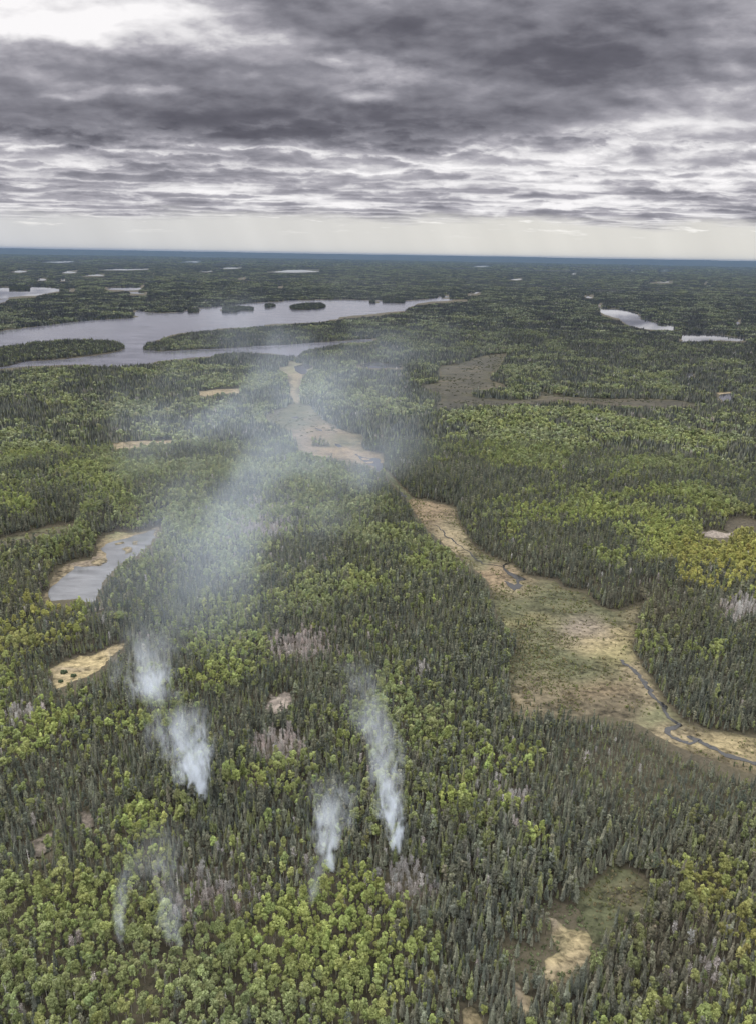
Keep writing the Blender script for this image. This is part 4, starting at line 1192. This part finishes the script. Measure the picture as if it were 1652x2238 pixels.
for i in pick(0, 300):
    mdl = single_models['aspen'][rng.integers(LV)]
    tn = tone(near['tint'][i])
    lb = f"{tn} round-topped aspen {SPOT[third(near['px'][i])]}"
    one_tree('aspen_tree', lb, 'tree', f"{tn} aspens {SPOT[third(near['px'][i])]}", (near['x'][i], near['y'][i], near['z'][i]), near['s'][i], rng.uniform(0, 6.28), (('trunk', mdl[1]), ('crown', mdl[0])), near['tint'][i])
conifers = pick(1, 420)
for j, i in enumerate(conifers):
    pine = j % 7 == 3
    mdl = single_models['pine'][rng.integers(3)] if pine else single_models['spruce'][rng.integers(LV)]
    nm = 'pine_tree' if pine else 'spruce_tree'
    if not pine and j > 345:
        used[i] = False
        continue
    lb = ('dark green broad-topped pine ' if pine else 'dark narrow pointed spruce ') + SPOT[third(near['px'][i])]
    one_tree(nm, lb, 'tree', lb.split(' ', 2)[2], (near['x'][i], near['y'][i], near['z'][i]), near['s'][i], rng.uniform(0, 6.28), (('trunk', mdl[1]), ('crown', mdl[0])), near['tint'][i])
for i in pick(2, 160):
    mdl = single_models['bare'][rng.integers(4)]
    lb = f"grey leafless tree {SPOT[third(near['px'][i])]}"
    one_tree('bare_tree', lb, 'tree', f"leafless trees {SPOT[third(near['px'][i])]}", (near['x'][i], near['y'][i], near['z'][i]), near['s'][i], rng.uniform(0, 6.28), (('trunk', mdl[1]), ('crown', mdl[0])), near['tint'][i])

# lone bushes in the golden meadow
for (px, py, s, lb) in ((140, 1467.5, 1.25, 'dark round bush at the left side of the golden meadow'), (161, 1475, 1.05, 'dark bush in the middle of the golden meadow, nearest the lower edge'), (133, 1487, .9, 'small dark bush at the lower left corner of the golden meadow')):
    g0 = ground([(px, py + 4)])[0]
    tk = Geo(); tk.tube((0, 0, -.3), (0, 0, 1.2), .12, .06)
    one_tree('bush', lb, 'bush', None, (g0[0], g0[1], .2), s, 1.0, (('stem', tk.build('bush_stem', [M['leaf_o'], M['dark_bark']])), ('foliage', single_models['bush'][0])), (.04, .05, .03))

# white dead trunks that stand out of the green
SNAGS = [(365, 2010, 'beside the bottom smoke wisp'), (420, 1995, 'tall and pale between the lower smoke wisps'), (455, 1985, 'pale beside the burnt gap'), (513, 1975, 'with broken white bark in the burnt gap'), (615, 1960, 'left of the white smoke column'), (655, 1985, 'right in the burnt woods'), (770, 2330 - 190, 'in the leafy bottom woods'), (30, 2135, 'white at the left edge'), (28, 2200, 'near the bottom left corner'),
         (850, 2125, 'standing tall in the leafy woods at the bottom'), (170, 2218, 'white and bent at the bottom'), (490, 2215, 'short and white at the bottom'), (398, 2170, 'thin and grey below the smoke wisps'), (130, 1930, 'pale in the left woods'), (70, 1915, 'thin at the left'), (1050, 1790, 'beside the leafless pink trees'), (1110, 1900, 'in the right conifers'), (1015, 1870, 'white in the right conifers'),
         (560, 1985, 'grey at the edge of the burnt gap'), (480, 1940, 'pale above the burnt gap'), (390, 1960, 'grey inside the smoke wisp'), (1560, 2150, 'white and leaning in the dark bottom right woods'), (1590, 2185, 'broken in the dark bottom right woods'), (1500, 2200, 'pale in the dark bottom right woods')]
for j, (px, py, where) in enumerate(SNAGS):
    g0 = ground([(px, py)])[0]
    o = bpy.data.objects.new('dead_snag', single_models['snag'][j % 4])
    C.objects.link(o)
    s = rng.uniform(1.15, 1.6)
    o.location, o.scale, o.rotation_euler = (g0[0], g0[1], float(relief(g0[:1], g0[1:])[0])), (s * 1.3, s * 1.3, s), (rng.normal(0, .06), rng.normal(0, .06), rng.uniform(0, 6))
    tag(o, 'white dead trunk ' + where, 'dead tree')

# the uncountable rest, by distance
rest = {k: [] for k in range(3)}
for k in range(3):
    s = ~used & (near['kind'] == k)
    sc_ = near['s'][s]
    stuff_forest(FOREST[k][0], FOREST[k][1], FOREST[k][2], near_models[KEY[k]], near['x'][s], near['y'][s], near['z'][s], np.stack([sc_ * rng.uniform(.8, 1.2, len(sc_)), sc_ * rng.uniform(.8, 1.2, len(sc_)), sc_ * rng.uniform(.78, 1.22, len(sc_))], 1), near['tint'][s], k)
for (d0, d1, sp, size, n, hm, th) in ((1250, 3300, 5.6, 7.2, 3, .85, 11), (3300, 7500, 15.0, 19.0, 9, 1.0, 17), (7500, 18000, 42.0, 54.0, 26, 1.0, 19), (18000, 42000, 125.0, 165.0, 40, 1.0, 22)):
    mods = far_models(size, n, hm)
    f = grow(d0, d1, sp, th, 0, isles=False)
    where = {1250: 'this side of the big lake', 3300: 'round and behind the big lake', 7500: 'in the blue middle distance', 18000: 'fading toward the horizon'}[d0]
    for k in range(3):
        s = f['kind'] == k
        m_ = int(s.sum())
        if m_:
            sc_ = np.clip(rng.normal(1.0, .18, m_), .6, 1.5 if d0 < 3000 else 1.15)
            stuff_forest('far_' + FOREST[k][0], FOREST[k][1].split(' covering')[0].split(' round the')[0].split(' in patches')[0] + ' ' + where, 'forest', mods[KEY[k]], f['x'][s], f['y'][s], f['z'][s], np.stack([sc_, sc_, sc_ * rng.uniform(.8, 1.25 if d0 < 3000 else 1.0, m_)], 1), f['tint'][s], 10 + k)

# woods of the islands
f = grow(1250, 9000, 6.0, 12, 0, isles=True)
mods = far_models(7.0, 3, 1.0)
for k in (0, 1):
    s = f['kind'] == k
    m_ = int(s.sum())
    sc_ = np.clip(rng.normal(.8, .15, m_), .5, 1.2)
    stuff_forest(('island_leafy_woods', 'island_conifer_woods')[k], ('light green trees among the conifers of the lake islands', 'dark conifers covering the islands of the lake')[k], 'forest', mods[KEY[k]], f['x'][s], f['y'][s], f['z'][s] + .8, np.stack([sc_, sc_, sc_], 1), f['tint'][s] * .8, 20 + k)

# low shrubs of the fens and of the shrubby hollow
p = scatter(200, 1500, 1.7)
px, py = project(p[:, 0], p[:, 1], 0.0)
o_ = look(OPEN, px, py)
VAL = np.zeros((MH, MW), bool); paint(VAL, VALLEY, True); paint(VAL, OLIVE_CLEAR, True); paint(VAL, OLIVE_STRIP, True)
tx, ty = project(p[:, 0], p[:, 1], 1.2)
dn = vnoise(p[:, 0], p[:, 1], 22.0, 3, 61) + .35 * blobs([(1170, 1450, 90, 70, 1), (1200, 1300, 90, 30, .6), (1300, 1480, 60, 60, .4), (1340, 1960, 90, 60, 1.0), (1150, 1400, 60, 60, .6), (1500, 1660, 120, 30, .8)], px, py)
clear_water = np.ones(len(p), bool)
for line in (CREEK, CREEK_LOWER, CREEK_LINK, CREEK_UPPER):
    for (ax, ay_), (bx, by) in zip(line[:-1], line[1:]):
        ex, ey = bx - ax, by - ay_
        t = np.clip(((px - ax) * ex + (py - ay_) * ey) / (ex * ex + ey * ey), 0, 1)
        clear_water &= np.hypot(px - ax - t * ex, py - ay_ - t * ey) > 8
k = ((o_ == 2) & look(VAL, px, py) & (look(OPEN, tx, ty) == 2) & (dn + rng.normal(0, .17, len(p)) > .66) & clear_water) | ((o_ == 0) & look(HOLLOW, px, py) & (rng.random(len(p)) < .75))
far_p = scatter(1300, 3400, 9.0)
fx, fy = project(far_p[:, 0], far_p[:, 1], 0.0)
DK = np.zeros((MH, MW), bool); paint(DK, DARK_FEN, True); paint(DK, UPPER_FEN, True)
kf = (look(OPEN, fx, fy) == 2) & look(DK, fx, fy) & (vnoise(far_p[:, 0], far_p[:, 1], 60.0, 3, 4) + rng.normal(0, .15, len(far_p)) > .60)
far_p = far_p[kf]
x, y = p[k, 0], p[k, 1]
mk = int(k.sum())
sc_ = np.clip(rng.gamma(3.0, .17, mk), .2, 1.5)
tt = np.where((rng.random(mk) < .6)[:, None], col(.072, .076, .036), col(.098, .084, .052)) * np.exp(rng.normal(0, .2, mk))[:, None]
hol = look(HOLLOW, px[k], py[k])
tt = np.where(hol[:, None], col(.070, .082, .046) * np.exp(rng.normal(0, .18, mk))[:, None], tt)
stuff_forest('dark_fen_shrubbery', 'dark low shrubs over the far grey-brown fen', 'shrubs', near_models['shrub'], far_p[:, 0], far_p[:, 1], np.full(len(far_p), .2), np.column_stack([rng.uniform(1.5, 4.5, (len(far_p), 2)), rng.uniform(.8, 1.8, len(far_p))]), np.tile(col(.036, .038, .026), (len(far_p), 1)) * np.exp(rng.normal(0, .2, len(far_p)))[:, None], 79)
stuff_forest('fen_shrubbery', 'low olive and brown shrubs dotting the open fens', 'shrubs', near_models['shrub'], x, y, np.full(mk, .2), np.stack([sc_, sc_, sc_ * rng.uniform(.8, 1.5, mk)], 1), tt, 77)
# stunted bog spruces scattered over the fen margins
q = scatter(300, 1300, 4.0)
px, py = project(q[:, 0], q[:, 1], 0.0)
tx, ty = project(q[:, 0], q[:, 1], 4.0)
bog = blobs([(1130, 1420, 40, 30, .5), (1150, 1370, 40, 30, .2), (1300, 1580, 120, 14, .8), (1450, 1640, 60, 20, .7), (1560, 1690, 90, 20, .8), (1160, 1540, 60, 14, .6), (1120, 1480, 14, 60, .4)], px, py)
k = (look(OPEN, px, py) == 2) & (look(OPEN, tx, ty) == 2) & look(VAL, px, py) & (rng.random(len(q)) < bog * .75)
for line in (CREEK, CREEK_LOWER, CREEK_LINK):
    for (ax, ay_), (bx, by) in zip(line[:-1], line[1:]):
        ex, ey = bx - ax, by - ay_
        t = np.clip(((px - ax) * ex + (py - ay_) * ey) / (ex * ex + ey * ey), 0, 1)
        k &= np.hypot(px - ax - t * ex, py - ay_ - t * ey) > 13
mk = int(k.sum())
sc_ = rng.uniform(.25, .5, mk)
stuff_forest('bog_spruce_thicket', 'stunted dark spruces scattered on the brown bog margins', 'thicket', near_models['spruce'][:4], q[k, 0], q[k, 1], np.full(mk, .2), np.stack([sc_ * 1.2, sc_ * 1.2, sc_], 1), np.tile(col(.05, .058, .036), (mk, 1)), 78)


# ------------------------------------------------------------------ smoke of the fires
def at_height(px, py, z):
    d = ray([px], [py])[0]
    return np.array((0, 0, CAM_H)) + d * ((z - CAM_H) / d[2])


def quad(p0, pm, p1):
    return 4 * pm - 3 * p0 - p1, 2 * p0 + 2 * p1 - 4 * pm            # a, b of  a s + b s^2 with s = 0, 1/2, 1


def smoke(label, pts, radii, density, axis=2, flat=1.0, grain=0.17, seed=0.0, fade=(0.06, 0.55), step=0.25, rag=3.6, cut=0.42, root=3.0, hue=(0.84, 0.91, 1.0)):
    """A plume along an axis: its middle line and its width are curves through three places of the photograph at given heights."""
    P0, P1, P2 = (at_height(*q) for q in pts)
    L = P2[axis] - P0[axis]
    others = [i for i in range(3) if i != axis]
    cs = {i: quad(0.0, P1[i] - P0[i], P2[i] - P0[i]) for i in others}
    ra, rb = quad(radii[0], radii[1], radii[2])[0], quad(radii[0], radii[1], radii[2])[1]
    vs, fs, NR, NS = [], [], 18, 12
    for i in range(NR):
        s_ = i / (NR - 1)
        rr = (radii[0] + ra * s_ + rb * s_ * s_) * 1.3
        for k in range(NS):
            q = 2 * math.pi * k / NS
            p_ = [0.0, 0.0, 0.0]
            p_[axis] = s_ * L
            p_[others[0]] = cs[others[0]][0] * s_ + cs[others[0]][1] * s_ ** 2 + rr * math.cos(q)
            p_[others[1]] = cs[others[1]][0] * s_ + cs[others[1]][1] * s_ ** 2 + rr * (flat if axis == 1 else 1.0) * math.sin(q)
            vs.append(p_)
    for i in range(NR - 1):
        for k in range(NS):
            fs.append((i * NS + k, i * NS + (k + 1) % NS, (i + 1) * NS + (k + 1) % NS, (i + 1) * NS + k))
    fs += [tuple(range(NS))[::-1], tuple((NR - 1) * NS + k for k in range(NS))]
    if axis == 1:
        fs = [f[::-1] for f in fs]
    m, w = new_mat('smoke')
    pos = w.n('ShaderNodeTexCoord').outputs['Object']
    stretch = [1.0, 1.0, 1.0]
    stretch[axis] = 0.42
    gp = w.vm('ADD', w.vm('MULTIPLY', pos, tuple(stretch)), (seed * 17.0, seed * 9.0, seed * 5.0))
    wv = w.n('ShaderNodeTexNoise')
    w.put(wv.inputs['Vector'], gp)
    wv.inputs['Scale'].default_value = grain * 0.5
    wv.inputs['Detail'].default_value = 2.0
    warp = w.vm('SUBTRACT', wv.outputs[1], (0.5, 0.5, 0.5))
    comp = w.sep(pos)
    s_ = w.m('DIVIDE', comp[axis], L)
    s2 = w.m('MULTIPLY', s_, s_)
    rad = w.m('MAXIMUM', w.m('ADD', w.m('ADD', w.m('MULTIPLY', s_, ra), w.m('MULTIPLY', s2, rb)), radii[0]), 0.5)
    wc = w.sep(w.vm('SCALE', warp, scale=w.m('MULTIPLY', rad, 1.5)))
    tot = None
    for i in others:
        off = w.m('SUBTRACT', comp[i], w.m('ADD', w.m('MULTIPLY', s_, cs[i][0]), w.m('MULTIPLY', s2, cs[i][1])))
        off = w.m('DIVIDE', w.m('ADD', off, wc[i]), rad)
        if axis == 1 and i == 2:
            off = w.m('DIVIDE', off, flat)
        sq = w.m('MULTIPLY', off, off)
        tot = sq if tot is None else w.m('ADD', tot, sq)
    fall = w.rng(w.m('SQRT', tot), 1.05, 0.05, 0.0, 1.0)
    n1 = w.noise(gp, grain, 7.0, 0.64, 1.0)
    val = w.m('ADD', w.m('MULTIPLY', w.m('SUBTRACT', n1, 0.5), rag), w.m('SUBTRACT', fall, cut))
    body = w.rng(val, 0.0, 0.75, 0.0, 1.0, True)
    rim = w.rng(w.m('SQRT', tot), 1.25, 0.9, 0.0, 1.0)
    ends = w.m('MULTIPLY', w.rng(s_, 0.0, fade[0], 0.0, 1.0, True), w.rng(s_, fade[1], 1.0, 1.0, 0.0))
    dens = w.m('MULTIPLY', w.m('MULTIPLY', w.m('MULTIPLY', body, rim), ends), w.rng(s_, 0.0, 0.45 if axis == 2 else 0.8, density * (root if axis == 2 else 1.25), density * (1.0 if axis == 2 else 0.35)))
    pv = w.n('ShaderNodeVolumePrincipled')
    pv.inputs['Color'].default_value = (*hue, 1)
    pv.inputs['Anisotropy'].default_value = 0.1
    w.put(pv.inputs['Density'], dens)
    o_ = w.n('ShaderNodeOutputMaterial')
    w.t.links.new(pv.outputs[0], o_.inputs['Volume'])
    m.cycles.volume_step_rate = step
    o = mesh_obj('smoke', vs, fs, m)
    o.location = P0
    tag(o, label, 'smoke', kind='stuff')
    return o


smoke('thick white smoke column rising on the left of the fire', ((443, 1745, 6), (408, 1640, 38), (385, 1535, 66)), (3.4, 16.0, 21.0), 0.10, seed=1, fade=(0.02, 0.35), cut=0.34, root=4.0)
smoke('detached pale smoke puff above the left column', ((352, 1545, 55), (322, 1455, 78), (345, 1370, 98)), (12, 19, 22), 0.032, seed=2, fade=(0.30, 0.40), cut=0.25)
smoke('tall thin leaning white smoke column on the right', ((864, 1868, 6), (840, 1690, 50), (778, 1440, 102)), (2.6, 12.0, 18.0), 0.082, seed=3, fade=(0.02, 0.08), cut=0.30, root=4.0)
smoke('short white smoke column in the middle', ((721, 1910, 6), (722, 1830, 27), (735, 1715, 55)), (2.6, 9.0, 21.0), 0.11, seed=4, fade=(0.02, 0.08), cut=0.32, root=3.5)
smoke('faint grey wisp beside the middle column', ((681, 1985, 6), (690, 1920, 18), (702, 1850, 34)), (2.5, 5.5, 8.0), 0.035, seed=5, fade=(0.12, 0.3), cut=0.25, root=1.5)
smoke('faint bluish wisp at the lower left', ((265, 2062, 6), (272, 1980, 24), (300, 1860, 50)), (2.4, 7.5, 14.0), 0.036, seed=6, fade=(0.03, 0.06), cut=0.30, root=3.0)
smoke('thin wisp rising from the burnt gap', ((390, 2074, 6), (365, 1960, 30), (345, 1800, 62)), (2.4, 10.0, 15.0), 0.022, seed=7, fade=(0.04, 0.3), cut=0.25, root=2.0)
smoke('long pale smoke drift spreading over the woods toward the lake', ((430, 1490, 62), (650, 880, 95), (800, 735, 110)), (60, 250, 460), 0.0015, axis=1, flat=0.30, grain=0.014, seed=8, fade=(0.08, 0.08), step=0.5, rag=1.0, cut=0.0, hue=(0.74, 0.85, 1.0))

# ------------------------------------------------------------------ air
hm = bpy.data.materials.new('haze_air')
hm.use_nodes = True
hw = NT(hm.node_tree)
hv = hw.n('ShaderNodeVolumePrincipled')
hv.inputs['Color'].default_value = (0.105, 0.165, 0.27, 1)
hv.inputs['Density'].default_value = 1.6e-5
ho = hw.n('ShaderNodeOutputMaterial')
hw.t.links.new(hv.outputs[0], ho.inputs['Volume'])
B = 63500.0
haze = mesh_obj('haze', [(a, b, c) for a in (-B, B) for b in (-B, B) for c in (-1.5, 360.0)], [(0, 1, 3, 2), (4, 6, 7, 5), (0, 4, 5, 1), (2, 3, 7, 6), (0, 2, 6, 4), (1, 5, 7, 3)], hm)
tag(haze, 'thin blue haze over the far woods', 'haze', kind='stuff')
